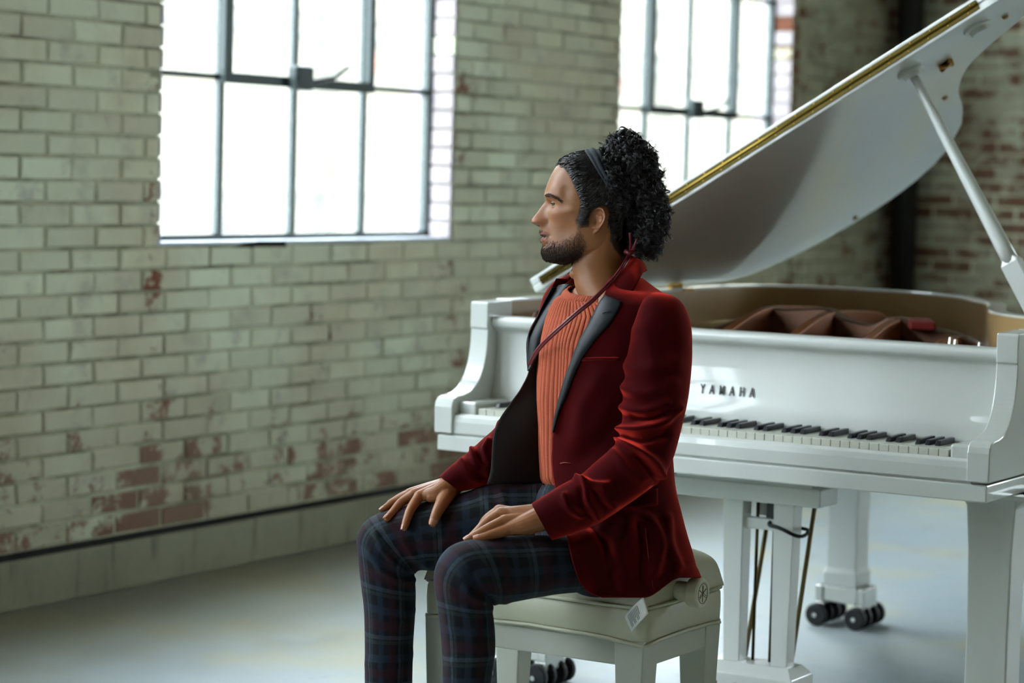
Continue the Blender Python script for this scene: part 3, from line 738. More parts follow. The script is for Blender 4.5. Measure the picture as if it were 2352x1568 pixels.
# ---------------------------------------------------------------- materials
def mat_skin():
    t = NT('skin'); P = t.pos()
    at = lambda n: t.node('ShaderNodeAttribute', attribute_name=n).outputs['Fac']
    n1 = t.noise(P, 45, 4, .6); n2 = t.noise(P, 260, 3, .6)
    c = t.mix(n1, lin('#82502E'), lin('#9C6840'))
    c = t.mix(t.math('MULTIPLY', at('flush'), .5), c, lin('#99503A'))
    c = t.mix(t.math('MULTIPLY', at('beard'), t.math('MULTIPLY_ADD', n2, .5, .42)), c, lin('#3B2A1F'))
    c = t.mix(t.math('MULTIPLY', at('scalp'), t.math('MULTIPLY_ADD', n2, .3, .75)), c, lin('#0F0A08'))
    c = t.mix(at('lip'), c, lin('#A9625A'))
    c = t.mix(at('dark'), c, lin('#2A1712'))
    t.p(base=c, rough=.46, sss=.10, ssss=.006, sssr=(1.0, .35, .2), spec=.4); t.bump(t.math('ADD', t.math('MULTIPLY', n2, .5), t.math('MULTIPLY', t.noise(P, 600, 2), .35)), .16, .0012); return t.m
def mat_velvet():
    t = NT('dark_red_velvet'); P = t.coord(); n = t.noise(P, 9, 4, .6); n2 = t.noise(P, 500, 2)
    t.p(base=t.mix(n, lin('#270204'), lin('#40040A')), rough=.9, spec=.05); t.bump(t.math('ADD', n2, t.math('MULTIPLY', n, .5)), .12, .0015)
    sh = t.node('ShaderNodeBsdfSheen', distribution='ASHIKHMIN'); sh.inputs['Roughness'].default_value = .42
    t.l.new(t.mix(n, (.52, .026, .018, 1), (.72, .05, .03, 1)), sh.inputs['Color']); t.l.new(t.b.inputs['Normal'].links[0].from_socket, sh.inputs['Normal'])
    ad = t.node('ShaderNodeAddShader'); t.l.new(t.b.outputs[0], ad.inputs[0]); t.l.new(sh.outputs[0], ad.inputs[1]); t.l.new(ad.outputs[0], t.out.inputs[0]); return t.m
def mat_satin():
    t = NT('black_satin'); n = t.noise(t.coord(), 300, 2)
    t.p(base=lin('#15191E'), rough=.5, spec=.28, sheen=.06, sheenr=.3, sheent=lin('#93A3B5')); t.bump(n, .06, .0008); return t.m
def mat_knit():
    t = NT('rust_rib_knit'); P = t.coord(); n = t.noise(P, 420, 3, .7); b = t.noise(P, 14, 3)
    at = t.node('ShaderNodeAttribute', attribute_name='groove').outputs['Fac']
    c = t.mix(n, lin('#9A4632'), lin('#BE6549')); c = t.mix(t.math('MULTIPLY', b, .25), c, lin('#8C3A2A'))
    t.p(base=c, rough=.9, spec=.15, sheen=.3, sheenr=.5, sheent=lin('#D88A6C')); t.bump(n, .5, .0012); return t.m
def mat_plaid():
    t = NT('dark_tartan_wool'); uv = t.node('ShaderNodeUVMap').outputs[0]; sp = t.node('ShaderNodeSeparateXYZ'); t.l.new(uv, sp.inputs[0])
    P = t.coord(); wob = t.noise(P, 210, 4, .8)
    def axis(o):
        f = t.math('FRACT', t.math('DIVIDE', o, .098))
        def st(c, w): return t.math('SUBTRACT', 1.0, t.ramp(t.math('ABSOLUTE', t.math('SUBTRACT', f, c)), w*.7, w*1.2))
        return st(.18, .085), st(.50, .11), st(.74, .045), st(.85, .040)
    u, v = axis(sp.outputs[0]), axis(sp.outputs[1])
    c = t.mix(wob, lin('#07090D'), lin('#12161D'))
    for s, colr, k in ((0, '#222C3C', .45), (1, '#30121A', .50), (2, '#4C5A64', .20), (3, '#343F3C', .22)):
        for a in (u, v): c = t.mix(t.math('MULTIPLY', a[s], t.math('MULTIPLY_ADD', wob, .6, k-.25)), c, lin(colr))
    t.p(base=c, rough=.85, spec=.2, sheen=.10, sheenr=.5, sheent=lin('#8C98A8')); t.bump(wob, .35, .001); return t.m
def mat_hair():
    t = NT('near_black_hair'); n = t.noise(t.coord(), 60, 3)
    t.p(base=t.mix(n, lin('#0D0907'), lin('#241812')), rough=.36, spec=.55, sheen=.1); return t.m
M_SKIN = mat_skin(); M_VELV = mat_velvet(); M_SATIN = mat_satin(); M_KNIT = mat_knit(); M_PLAID = mat_plaid(); M_HAIR = mat_hair()
M_LINING = plain('black_lining', '#070708', .7, 0, .1, 12); M_CORD = plain('burgundy_leather_cord', '#6E1724', .4, 0, .1, 60)
M_BAND = plain('charcoal_headband_cloth', '#252A31', .85, 0, .12, 200, bump=.2); M_NAIL = plain('fingernail', '#A87660', .3, 0, .03)
M_SCLERA = plain('eye_white', '#8E827A', .5, 0, .02, spec=.2); M_IRIS = plain('brown_iris', '#1E120B', .3, 0, .1, spec=.3); M_SHOE = plain('black_shoe_leather', '#120E0C', .3, 0, .1)
M_THREAD = plain('red_seam_thread', '#8A2A22', .7); M_SOCK = plain('dark_sock', '#15161A', .9)

man = tag(empty('person', tuple(H(1430, 1290, 0)*np.array((1, 1, 0)))), 'man in dark red velvet jacket and tartan trousers seated on the bench, facing the window', 'person')
INV = Matrix.Translation(-man.location)
def mchild(o, parent=None):
    """geometry is written in world space; keep it there under the person"""
    o.parent = parent or man; o.matrix_parent_inverse = INV if parent in (None, man) else Matrix(); return o

# ---------------------------------------------------------------- head
HY = [352, 354, 358, 364, 374, 386, 400, 420, 435, 447, 455, 462, 475, 490, 505, 515, 521, 527, 533, 537, 541, 545, 551, 556, 562, 570, 580, 590, 597, 602, 607]
HF = [1352, 1336, 1318, 1303, 1286, 1274.5, 1266.5, 1257.5, 1252.8, 1250.6, 1252.2, 1254.5, 1253.5, 1251, 1247, 1244, 1240.5, 1241, 1240.5, 1242, 1246.5, 1245, 1242, 1244.5, 1247.5, 1245.5, 1244, 1247, 1252, 1259, 1272]
def head_params(y):
    xf = np.interp(y, HY, HF) if True else 0
    xb = sinterp(y, [352, 358, 366, 380, 400, 430, 455, 480, 500, 520, 545, 570, 607], [1392, 1425, 1443, 1460, 1472, 1479, 1478, 1468, 1456, 1446, 1440, 1436, 1436])
    xc = sinterp(y, [352, 400, 450, 500, 540, 580, 607], [1372, 1372, 1370, 1368, 1364, 1358, 1352])
    hw = sinterp(y, [352, 354, 358, 364, 376, 400, 430, 460, 490, 520, 545, 570, 590, 607], [.010, .022, .036, .049, .0625, .0735, .077, .0765, .0735, .070, .0665, .061, .0555, .050])
    return xf, xb, xc, hw
def head_front_p(y): return sinterp(y, [352, 400, 447, 480, 520, 545, 575, 607], [2.1, 2.25, 2.3, 2.0, 1.85, 1.78, 1.85, 1.9])
def head_d(x, y):
    """depth of the near side of the skull/face at photo pixel (x, y)"""
    x = np.asarray(x, float); xf, xb, xc, hw = head_params(y)
    fr = x < xc; p = np.where(fr, head_front_p(y), 2.2); A = np.where(fr, xc-xf, xb-xc)
    q = np.clip(np.abs(x-xc)/np.maximum(A, 1), 0, 1); return hw*(1-q**p)**(1/p)
HBY = [352, 354, 358, 364, 374, 386, 400, 420, 435, 447, 462, 490, 515, 530, 545, 560, 575, 590, 600, 607]
HBF = [1352, 1336, 1318, 1303, 1286, 1274.5, 1266.5, 1257.5, 1252.8, 1251.5, 1255.5, 1255.5, 1254, 1253, 1252, 1251.5, 1251, 1253, 1260, 1272]
NP = 220
def head_surface():
    T = np.concatenate([np.linspace(0, .12, 26)[:-1], np.linspace(.12, 1, 230)]); phi = np.linspace(-PI, PI, NP, endpoint=False)
    V = np.zeros((len(T), NP, 3))
    aphi = np.abs(phi)
    ybot = sinterp(aphi, [0, .35, .8, 1.25, 1.7, 2.2, PI], [606, 605, 600, 590, 578, 572, 572])
    for i, t in enumerate(T):
        y = 352+(ybot-352)*t
        xf, xb, xc, hw = head_params(y); det = xf-sinterp(y, HBY, HBF); xf = xf-det
        # round the lower edge of the jaw under
        rem = (ybot-y); fk = sm(aphi, 2.0, 1.2); k = np.where(rem < 11, np.sqrt(np.clip(1-((11-rem)/11)**2*.55*fk, 0, 1)), 1.0)
        c, s = np.cos(phi), np.sin(phi); fr = c > 0
        p = np.where(fr, head_front_p(y), 2.2); A = np.where(fr, xc-xf, xb-xc)*k; w = hw*k
        cx_ = np.sign(c)*np.abs(c)**(2/p); sx_ = np.sign(s)*np.abs(s)**(2/p)
        x = xc-A*cx_; d = w*sx_
        ad = np.abs(d)
        x = x+np.where(c > 0, det*np.exp(-(ad/.0205)**4), 0)
        # nose
        nh = sinterp(y, [458, 466, 472, 490, 500, 505, 510, 515, 519, 522], [0, 4.5, 9, 19, 24.5, 26.5, 25.0, 17, 8, 0]) if True else 0
        nw = sinterp(y, [458, 475, 492, 505, 513, 522], [.0095, .0090, .0112, .0140, .0140, .012])
        front = c > .3
        x = x-np.where(front, nh*np.exp(-(ad/nw)**2.6), 0)
        # alar wings
        x = x-np.where(front, 10.5*np.exp(-((y-509.5)/7.0)**2-((ad-.0140)/.0055)**2), 0)
        x = x+np.where(front, 4.5*np.exp(-((y-509)/9)**2-((ad-.0212)/.0036)**2), 0)
        x = x+np.where(front, 5.0*np.exp(-((y-517.5)/2.6)**2-((ad-.0075)/.0038)**2), 0)
        # eye sockets, brow ridge, cheek, lips, chin modelling
        x = x+np.where(front, 17.5*np.exp(-((y-469)/8.5)**2-((ad-.0275)/.0125)**2), 0)
        x = x-np.where(front, 3.2*np.exp(-((y-449)/6.5)**2-((ad-.026)/.017)**2), 0)
        x = x-np.where(front, 4.0*np.exp(-((y-492)/13)**2-((ad-.042)/.017)**2), 0)
        x = x+np.where(front, 3.2*np.exp(-((y-541.5)/2.0)**2)*(ad < .03)*np.exp(-(ad/.024)**4), 0)
        d = d*np.where(front, 1, 1)
        d = d-np.sign(d)*np.where(front, .0045*np.exp(-((y-527)/22)**2-((x-1300)/22)**2), 0)   # hollow cheek
        d = d+np.sign(d)*(.0035*np.exp(-((y-484)/9)**2-((x-1306)/18)**2))   # cheekbone
        d = d-np.sign(d)*(.0045*np.exp(-((y-440)/22)**2-((x-1300)/14)**2))   # temple
        for j in range(NP): V[i, j] = H(x[j], y[j], d[j])
    return V
HV = head_surface()
def solid_from_grid(G, closed_cols=True):
    """closed tube + end fans as (verts, faces)"""
    R, C = G.shape[:2]; V = [tuple(p) for p in G.reshape(-1, 3)]; F = []
    for i in range(R-1):
        for j in range(C): k = (j+1) % C; F.append((i*C+j, i*C+k, (i+1)*C+k, (i+1)*C+j))
    for row, rev in ((0, True), (R-1, False)):
        o = len(V); V.append(tuple(G[row].mean(0)))
        for j in range(C):
            k = (j+1) % C; F.append((row*C+k, row*C+j, o) if rev else (row*C+j, row*C+k, o))
    return V, F
def sphere(c, r, n=18, m=12, sc=None):
    V = []; F = []
    for i in range(m+1):
        a = PI*i/m
        for j in range(n):
            b = 2*PI*j/n; q = np.array((math.sin(a)*math.cos(b), math.sin(a)*math.sin(b), math.cos(a)))
            V.append(c+(r*q if sc is None else sc(q)))
    for i in range(m):
        for j in range(n): k = (j+1) % n; F.append((i*n+j, i*n+k, (i+1)*n+k, (i+1)*n+j))
    return V, F
def cone_chain(pts, rad, n=16, sub=6):
    """rounded tapered chain of joints: spheres swept along a smooth path"""
    K = np.array(crom([np.append(p, r) for p, r in zip(pts, rad)], sub)); mb = MB()
    # hemispherical ends
    P = K[:, :3]; R = K[:, 3]; t0 = P[0]-P[1]; t0 /= np.linalg.norm(t0); t1 = P[-1]-P[-2]; t1 /= np.linalg.norm(t1)
    pre = [(P[0]+t0*R[0]*math.sin(a), R[0]*math.cos(a)) for a in (1.5, 1.2, .8, .4)]; post = [(P[-1]+t1*R[-1]*math.sin(a), R[-1]*math.cos(a)) for a in (.4, .8, 1.2, 1.5)]
    mb.tube([p for p, _ in pre]+list(P)+[p for p, _ in post], [r for _, r in pre]+list(R)+[r for _, r in post], n)
    return mb.v, mb.f
def remesh(solids, voxel, smooth=4, fac=.5):
    mb = MB()
    for V, F in solids: mb.add(V, F)
    me = bpy.data.meshes.new('tmp'); me.from_pydata(mb.v, [], mb.f)
    bm = bmesh.new(); bm.from_mesh(me); bmesh.ops.recalc_face_normals(bm, faces=bm.faces); bm.to_mesh(me); bm.free()
    o = bpy.data.objects.new('tmp', me); COL.objects.link(o)
    r = o.modifiers.new('r', 'REMESH'); r.mode = 'VOXEL'; r.voxel_size = voxel
    if smooth: s = o.modifiers.new('s', 'SMOOTH'); s.iterations = smooth; s.factor = fac
    dg = bpy.context.evaluated_depsgraph_get(); ev = o.evaluated_get(dg).to_mesh()
    n = len(ev.vertices); V = np.zeros(n*3); ev.vertices.foreach_get('co', V); F = [tuple(p.vertices) for p in ev.polygons]
    COL.objects.unlink(o); bpy.data.objects.remove(o)
    return V.reshape(-1, 3), F
# ear: relief over an outline, built on the side of the head
def ear(sgn):
    out = crom([(1359, 492), (1364, 480), (1374, 475), (1385, 478), (1391.5, 490), (1390, 506), (1382, 520), (1373, 532), (1362, 538), (1356.5, 534), (1357, 522), (1358, 508)], 6, True)
    out = np.array(out); c = np.array((1371., 505.)); R = []
    n = len(out)
    for k, q in enumerate(np.linspace(1, 0.0, 15)):
        ring = []
        for j in range(n):
            x, y = c+(out[j]-c)*q; dx = (x-1358)/34
            base = .066+.021*dx-.004*(y > 525)
            h = .0062*np.exp(-((q-.88)/.11)**2)*(1 if y < 522 else .4) if x > 1362 else .0015*q
            h += .0042*np.exp(-((math.hypot((x-1378)/1.0, (y-503)/1.5)-4)/3.2)**2)
            h -= .0130*np.exp(-(((x-1367)/6.0)**2+((y-510)/9)**2))
            h -= .0055*np.exp(-(((x-1376)/6)**2+((y-489)/6)**2))
            h += .0035*np.exp(-(((x-1359.5)/3)**2+((y-511)/5)**2))
            ring.append(H(x, y, sgn*(base+h+.0035*(1-abs(q-.5)*1.2))))
        R.append(ring)
    back = [[H(*(c+(out[j]-c)*q), sgn*(.050+.018*((c+(out[j]-c)*q)[0]-1358)/34)) for j in range(n)] for q in (.98, .8)]
    G = np.array(back[::-1]+R); return solid_from_grid(G)
# eyelids
def lid(sgn):
    parts = []
    ec = H(1284.5, 469.5, sgn*.0295)
    return ec
neck_r = [(1345, 540, 1440, 540, -.0, .064), (1325, 575, 1438, 575, 0, .0605), (1315.5, 600, 1436, 600, 0, .057), (1314.5, 615, 1436, 615, 0, .0555), (1317, 632, 1440, 636, 0, .058), (1320.5, 655, 1450, 655, 0, .066), (1330, 690, 1468, 690, 0, .080), (1340, 730, 1470, 730, 0, .085)]
NG, _, _ = limb_grid(neck_r, 6, 60, 2.1)
solids = [solid_from_grid(HV), solid_from_grid(NG[:, :-1]), ear(1), ear(-1)]
# jaw muscle / adam's apple / eyelid folds
solids.append(sphere(H(1321, 628, 0), .012))
for sg_ in (1, -1):
    EC = H(1281.5, 469.5, sg_*.0295); ER = .0118
    def lidc(el, az0, az1, arch, rr, rad0):
        P = []
        for q in np.linspace(0, 1, 7):
            az = math.radians(az0+(az1-az0)*q); e_ = math.radians(el*(1-arch*(2*q-1)**2))
            P.append(EC+ER*rr*(math.cos(e_)*(-math.cos(az)*_r+math.sin(az)*sg_*-_f)+math.sin(e_)*_u))
        return cone_chain(P, [rad0*(.75+.25*math.sin(PI*q)) for q in np.linspace(0, 1, 7)], 10, 3)
    for el, rr, rd_ in ((15, 1.06, .0018), (37, 1.08, .0024), (64, 1.10, .0034)): solids.append(lidc(el, -58, 66, .35, rr, rd_))
    for el, rr, rd_ in ((-17, 1.04, .0016), (-38, 1.06, .0021), (-62, 1.08, .0032)): solids.append(lidc(el, -55, 64, .30, rr, rd_))
    # lower lip and upper lip fullness towards the corner
    solids.append(cone_chain([H(1246.5, 551, 0), H(1249, 549.8, sg_*.009), H(1256.5, 545.6, sg_*.0185)], [.0044, .0040, .0020], 12, 4))
    solids.append(cone_chain([H(1245.2, 535.6, 0), H(1248, 536.2, sg_*.009), H(1256.5, 541.0, sg_*.0185)], [.0040, .0036, .0018], 12, 4))
hv, hf = remesh(solids, .0014, 3, .5)
# ---------------------------------------------------------------- hands
def hand(wrist, fingers, thumb, pads, voxel=.0013):
    S = []
    for f in fingers:
        mcp = f[0]; S.append(cone_chain([H(*p[:3]) for p in f], [p[3] for p in f]))
        w2 = (wrist[0]*.72+mcp[0]*.28, wrist[1]*.72+mcp[1]*.28, wrist[2]*.72+mcp[2]*.28)
        S.append(cone_chain([H(*wrist[:3]), H(*w2), H((w2[0]+mcp[0])/2, (w2[1]+mcp[1])/2, (w2[2]+mcp[2])/2), H(*mcp[:3])], [wrist[3]*.78, .0165, .0135, mcp[3]*1.08]))
    S.append(cone_chain([H(*p[:3]) for p in thumb], [p[3] for p in thumb]))
    for p in pads: S.append(cone_chain([H(*q[:3]) for q in p], [q[3] for q in p]))
    return remesh(S, voxel, 5, .5)
RW = (1036, 1112, -.085, .027)
RF = [[(963, 1139, -.058, .0112), (944, 1168, -.030, .0098), (934, 1194, -.012, .0088), (928.5, 1211, -.003, .0072)],
      [(950, 1135, -.077, .0112), (922, 1153, -.073, .0098), (903, 1175, -.050, .0088), (888, 1190, -.028, .0074)],
      [(941, 1133, -.094, .0106), (909, 1149, -.096, .0090), (891, 1162, -.090, .0082), (879, 1170, -.086, .0070)],
      [(945, 1130, -.110, .0095), (921, 1140, -.118, .0082), (907, 1148, -.119, .0074), (895, 1154, -.118, .0064)]]
RT_ = [(1034, 1122, -.072, .019), (1020, 1147, -.040, .0155), (1005, 1174, -.009, .0118), (995, 1199, .002, .0098)]
RP = [[(1034, 1112, -.070, .022), (1005, 1130, -.055, .016), (975, 1138, -.058, .012)], [(1060, 1092, -.09, .027), (1036, 1112, -.085, .026)], [(1018, 1136, -.052, .016), (990, 1142, -.050, .011)]]
RN = []
rhv, rhf = hand(RW, RF, RT_, RP)
LW = (1243, 1189, .212, .027)
LF = [[(1168, 1216, .236, .0118), (1133, 1227, .246, .0096), (1112, 1233.5, .250, .0088), (1095, 1236.5, .250, .0074)],
      [(1158, 1197, .222, .0122), (1124, 1212, .232, .0102), (1096, 1227, .236, .0090), (1074, 1238, .237, .0074)],
      [(1150, 1180, .198, .0126), (1118, 1200, .206, .0106), (1098, 1219, .209, .0092), (1082, 1233, .209, .0076)],
      [(1147, 1173, .170, .0120), (1119, 1192, .163, .0102), (1105, 1212, .158, .0090), (1096, 1228, .155, .0076)]]
LT = [(1216, 1190, .182, .017), (1182, 1202, .150, .0135), (1156, 1216, .135, .0115), (1136, 1230, .130, .0095)]
LP = [[(1240, 1192, .222, .025), (1205, 1205, .228, .021), (1178, 1212, .232, .015)], [(1275, 1185, .21, .028), (1243, 1189, .212, .026)], [(1225, 1182, .205, .022), (1180, 1180, .200, .016), (1152, 1178, .19, .0125)]]
lhv, lhf = hand(LW, LF, LT, LP)
# hidden body under the clothes
TC = [640, 660, 680, 705, 740, 800, 900, 1000, 1100, 1200, 1300, 1375]
TA = [.072, .112, .152, .178, .190, .189, .180, .170, .169, .178, .186, .190]
TB = [.066, .078, .090, .102, .114, .124, .124, .120, .121, .126, .131, .135]
TX = [1392, 1394, 1396, 1397, 1396, 1391, 1384, 1381, 1386, 1400, 1414, 1420]
Lx, Ld = .53, .85      # his left-hand direction in (right, towards camera); he faces (-Ld, Lx)
def torso(y, psi, grow=0.0, p=2.15):
    a = sinterp(y, TC, TA)+grow; b = sinterp(y, TC, TB)+grow; c, s = np.cos(psi), np.sin(psi)
    l = a*np.sign(c)*np.abs(c)**(2/p); f = b*np.sign(s)*np.abs(s)**(2/p)
    return sinterp(y, TC, TX)+(Lx*l-Ld*f)/PX, Ld*l+Lx*f      # photo x, depth
def tgrid(ys, psis, grow, p=2.15):
    G = np.zeros((len(ys), len(psis), 3))
    for i, y in enumerate(ys):
        x, d = torso(np.full(len(psis), float(y)), np.asarray(psis, float), grow, p)
        for j in range(len(psis)): G[i, j] = H(x[j], y, d[j])
    return G
_PS = np.linspace(-PI, PI, 4001)
def psi_at(x, y, grow=0.0):
    """angle on the near side of the torso seen at photo x"""
    xx, dd = torso(np.full(_PS.shape, float(y)), _PS, grow); ok = dd > -.06
    # near arc: from the front silhouette through the near side to the back silhouette
    i0 = np.argmin(xx); i1 = np.argmax(xx); order = np.arange(len(_PS))
    m = (_PS <= _PS[i0]) & (_PS >= _PS[i1]) if _PS[i0] > _PS[i1] else np.ones(len(_PS), bool)
    k = np.where(m)[0]; return _PS[k[np.argmin(np.abs(xx[k]-x))]]
def on_torso(x, y, off=0.0):
    ps = psi_at(x, y, off); xx, dd = torso(np.array([float(y)]), np.array([ps]), off); return H(x, y, dd[0])
SL = [(1520, 678, 1474, 712, .125, .045), (1566, 696, 1456, 752, .148, .070), (1586, 742, 1440, 800, .156, .074), (1590, 800, 1434, 850, .160, .073), (1588, 850, 1431, 905, .165, .072), (1581, 912, 1430, 950, .170, .070), (1569, 968, 1427, 985, .175, .068), (1556, 1020, 1423, 1006, .18, .066), (1542, 1062, 1418, 1017, .185, .065), (1520, 1098, 1410, 1024, .19, .064), (1480, 1131, 1392, 1040, .197, .062), (1430, 1166, 1364, 1064, .205, .060), (1378, 1199, 1334, 1090, .212, .057), (1325, 1222, 1288, 1114, .216, .052), (1268, 1240, 1221, 1156, .216, .047)]
SR = [(1308, 630, 1345, 680, -.122, .038), (1268, 650, 1335, 715, -.148, .060), (1243, 694, 1335, 752, -.168, .066), (1231, 760, 1342, 795, -.18, .068), (1212, 860, 1325, 890, -.175, .066), (1176, 930, 1296, 970, -.16, .062), (1142, 977, 1258, 1042, -.14, .058), (1108, 1008, 1200, 1084, -.12, .053), (1076, 1037, 1150, 1107, -.105, .049), (1038, 1067, 1100, 1120, -.092, .044), (1008, 1094, 1054, 1129, -.086, .040)]
PLG = [(1470, 1242, 1462, 1362, .045, .040), (1392, 1238, 1396, 1352, .080, .050), (1335, 1230, 1342, 1358, .122, .066), (1250, 1229, 1262, 1366, .165, .078), (1150, 1231, 1172, 1383, .205, .075), (1085, 1237, 1137, 1388, .235, .071), (1036, 1253, 1129, 1386, .25, .070), (1007, 1285, 1126, 1385, .258, .069), (996, 1326, 1126, 1389, .26, .068), (1002, 1380, 1131, 1402, .26, .066), (1010, 1440, 1137, 1450, .26, .064), (1015, 1500, 1137, 1500, .26, .062), (1017, 1568, 1128, 1568, .262, .060), (1022, 1650, 1122, 1652, .262, .057), (1022, 1740, 1122, 1740, .262, .057), (1018, 1838, 1130, 1836, .262, .060)]
PRG = [(1430, 1120, 1400, 1330, -.08, .088), (1300, 1107, 1300, 1325, -.085, .086), (1200, 1106, 1200, 1318, -.085, .082), (1126, 1112, 1130, 1314, -.085, .080), (1054, 1134, 1060, 1312, -.083, .078), (975, 1152, 988, 1309, -.081, .075), (905, 1168, 960, 1309, -.08, .072), (862, 1182, 953, 1311, -.08, .071), (833, 1203, 951, 1314, -.08, .070), (820, 1236, 951, 1319, -.081, .069), (822, 1274, 953, 1331, -.082, .068), (829, 1340, 955, 1366, -.083, .066), (836, 1400, 953, 1420, -.085, .063), (838, 1480, 949, 1482, -.087, .060), (838, 1568, 947, 1568, -.09, .058), (842, 1680, 945, 1680, -.09, .056), (838, 1778, 952, 1778, -.09, .059)]
inner = []
for rg_, ins_ in ((SL, .014), (SR, .014), (PLG, .012), (PRG, .012)):
    g, _, _ = limb_grid(rg_, 4, 28, 2.1, 1.0, ins_); inner.append(solid_from_grid(g[:, :-1]))
inner.append(solid_from_grid(tgrid(np.linspace(655, 1330, 30), np.linspace(-PI, PI, 48, endpoint=False), -.026)))
bv, bf = remesh(inner, .007, 2, .5)
mb = MB(); mb.add(hv, hf); n_head = len(mb.v); mb.add(rhv, rhf); mb.add(lhv, lhf); n_hand = len(mb.v); mb.add(bv, bf)
me = bpy.data.meshes.new('body'); me.from_pydata(mb.v, [], mb.f)
V_ = np.array(mb.v); D_ = V_-CAM; z_ = D_@_f; px_ = CX+FPX*(D_@_r)/z_; py_ = CY-FPX*(D_@_u)/z_; dd_ = np.abs(ZM-z_)
is_head = np.arange(len(V_)) < n_head
BEARD = [(1327, 512), (1318, 531), (1302, 541), (1284, 548), (1268, 546), (1262, 536), (1251, 526), (1238, 520), (1232, 560), (1236, 600), (1262, 612), (1313, 612), (1338, 592), (1352, 566), (1346, 540), (1338, 516)]
GAP = [(1240, 541), (1262, 543), (1272, 552), (1262, 566), (1248, 572), (1238, 566)]
bd = np.where(inpoly(px_, py_, BEARD), sm(polydist(px_, py_, BEARD), 0, 16), 0)*is_head
bd *= 1-.75*np.where(inpoly(px_, py_, GAP), sm(polydist(px_, py_, GAP), 0, 4), 0)
dens = .45+.55*np.clip(sm(py_, 545, 590)+np.exp(-((py_-529)/6)**2)*(px_ < 1268), 0, 1)
bd *= dens
lipm = np.clip(np.exp(-((px_-1248)/8)**2)*(np.exp(-((py_-550)/4.5)**2)+np.exp(-((py_-535.8)/3.4)**2)), 0, 1)*is_head*(dd_ < .022)*(px_ < 1261)
dk = (1.0*np.exp(-((px_-1238)/6)**2-((py_-517.5)/2.4)**2)*(dd_ < .0125)*(dd_ > .003)+.8*np.exp(-((py_-542.5)/1.4)**2)*(px_ < 1262)*(dd_ < .021))*is_head  # shade of nostrils and mouth line, painted into the skin
dk = np.maximum(dk, .55*np.exp(-((px_-1366)/4.5)**2-((py_-511)/5.5)**2)*is_head*(dd_ > .05))  # painted shade in the ear hollow
fl = np.clip(np.exp(-((px_-1236)/14)**2-((py_-506)/12)**2)+.7*np.exp(-((px_-1376)/18)**2-((py_-505)/32)**2)*(px_ > 1354)*(dd_ > .055)+.45*np.exp(-((px_-1290)/20)**2-((py_-498)/12)**2), 0, 1)*is_head
fl = fl+(~is_head)*(np.arange(len(V_)) < n_hand)*.25
SCALP = [(1274, 380), (1290, 386), (1304, 404), (1313, 423), (1325, 450), (1330, 466), (1326, 490), (1319, 506), (1323, 521), (1331, 512), (1338, 490), (1351, 477), (1372, 470), (1392, 478), (1398, 498), (1404, 530), (1397, 548), (1407, 572), (1425, 594), (1500, 600), (1560, 480), (1480, 310), (1340, 310), (1285, 345)]
scm = np.where(inpoly(px_, py_, SCALP), sm(polydist(px_, py_, SCALP), 0, 7), 0)*is_head
for nm, val in (('scalp', scm), ('beard', bd), ('lip', lipm), ('dark', np.clip(dk, 0, 1)), ('flush', fl)):
    a = me.attributes.new(nm, 'FLOAT', 'POINT'); a.data.foreach_set('value', np.asarray(val, np.float32))
body = mchild(link('body', me, M_SKIN, None, smooth=True))
# eyes
for sg_ in (1, -1):
    ec = H(1281.5, 469.5, sg_*.0295); V, F = sphere(ec, .0118, 28, 20)
    e = mchild(MB().add(V, F).build('eye', M_SCLERA, smooth=True), body)
    look = -_r*.92+sg_*-_f*.22+_u*.02; look /= np.linalg.norm(look)
    mchild(MB().lathe([(.0072, .0092), (.0070, .0104), (.0040, .0118), (.0005, .0124)], ec, look, 24).build('iris', M_IRIS, smooth=True), body)
    lash = []
    for q in np.linspace(0, 1, 9):
        az = math.radians(-50+112*q); e_ = math.radians(12*(1-.35*(2*q-1)**2)); lash.append(ec+.0118*1.22*(math.cos(e_)*(-math.cos(az)*_r+math.sin(az)*sg_*-_f)+math.sin(e_)*_u))
    mchild(MB().tube(lash, [.0002, .0007, .0010, .0011, .0011, .0010, .0009, .0007, .0003], 6).build('eyelashes', M_HAIR, smooth=True), body)
# finger nails
def nail(tip, prev, up, w, l, name='fingernail'):
    t = H(*tip[:3])-H(*prev[:3]); t /= np.linalg.norm(t); upv = np.array(up, float); upv = upv-t*(upv@t); upv /= np.linalg.norm(upv); s = np.cross(t, upv); c = H(*tip[:3])
    r = tip[3]; G = []
    for i in np.linspace(-.5, .75, 7):
        row = []
        for j in np.linspace(-1, 1, 7):
            a = j*.85; row.append(c+t*(l*i)+(s*math.sin(a)+upv*math.cos(a))*(r*1.04-(.0006*max(0, i)*3))*np.array(1.0))
        G.append(row)
    return mchild(gridmesh(name, G, M_NAIL, None), body)
upw = np.array((0, 0, 1.)); tow = -_f
nail(RT_[-1], RT_[-2], tow+.2*upw, .006, .0125); nail(RF[0][-1], RF[0][-2], tow*.3-_r*.9+upw*.3, .006, .010); nail(RF[1][-1], RF[1][-2], upw-_r*.5, .006, .010); nail(RF[2][-1], RF[2][-2], upw-_r*.4, .005, .009)
nail(LF[0][-1], LF[0][-2], upw+.3*tow, .005, .009); nail(LF[1][-1], LF[1][-2], upw+.2*tow, .005, .010)
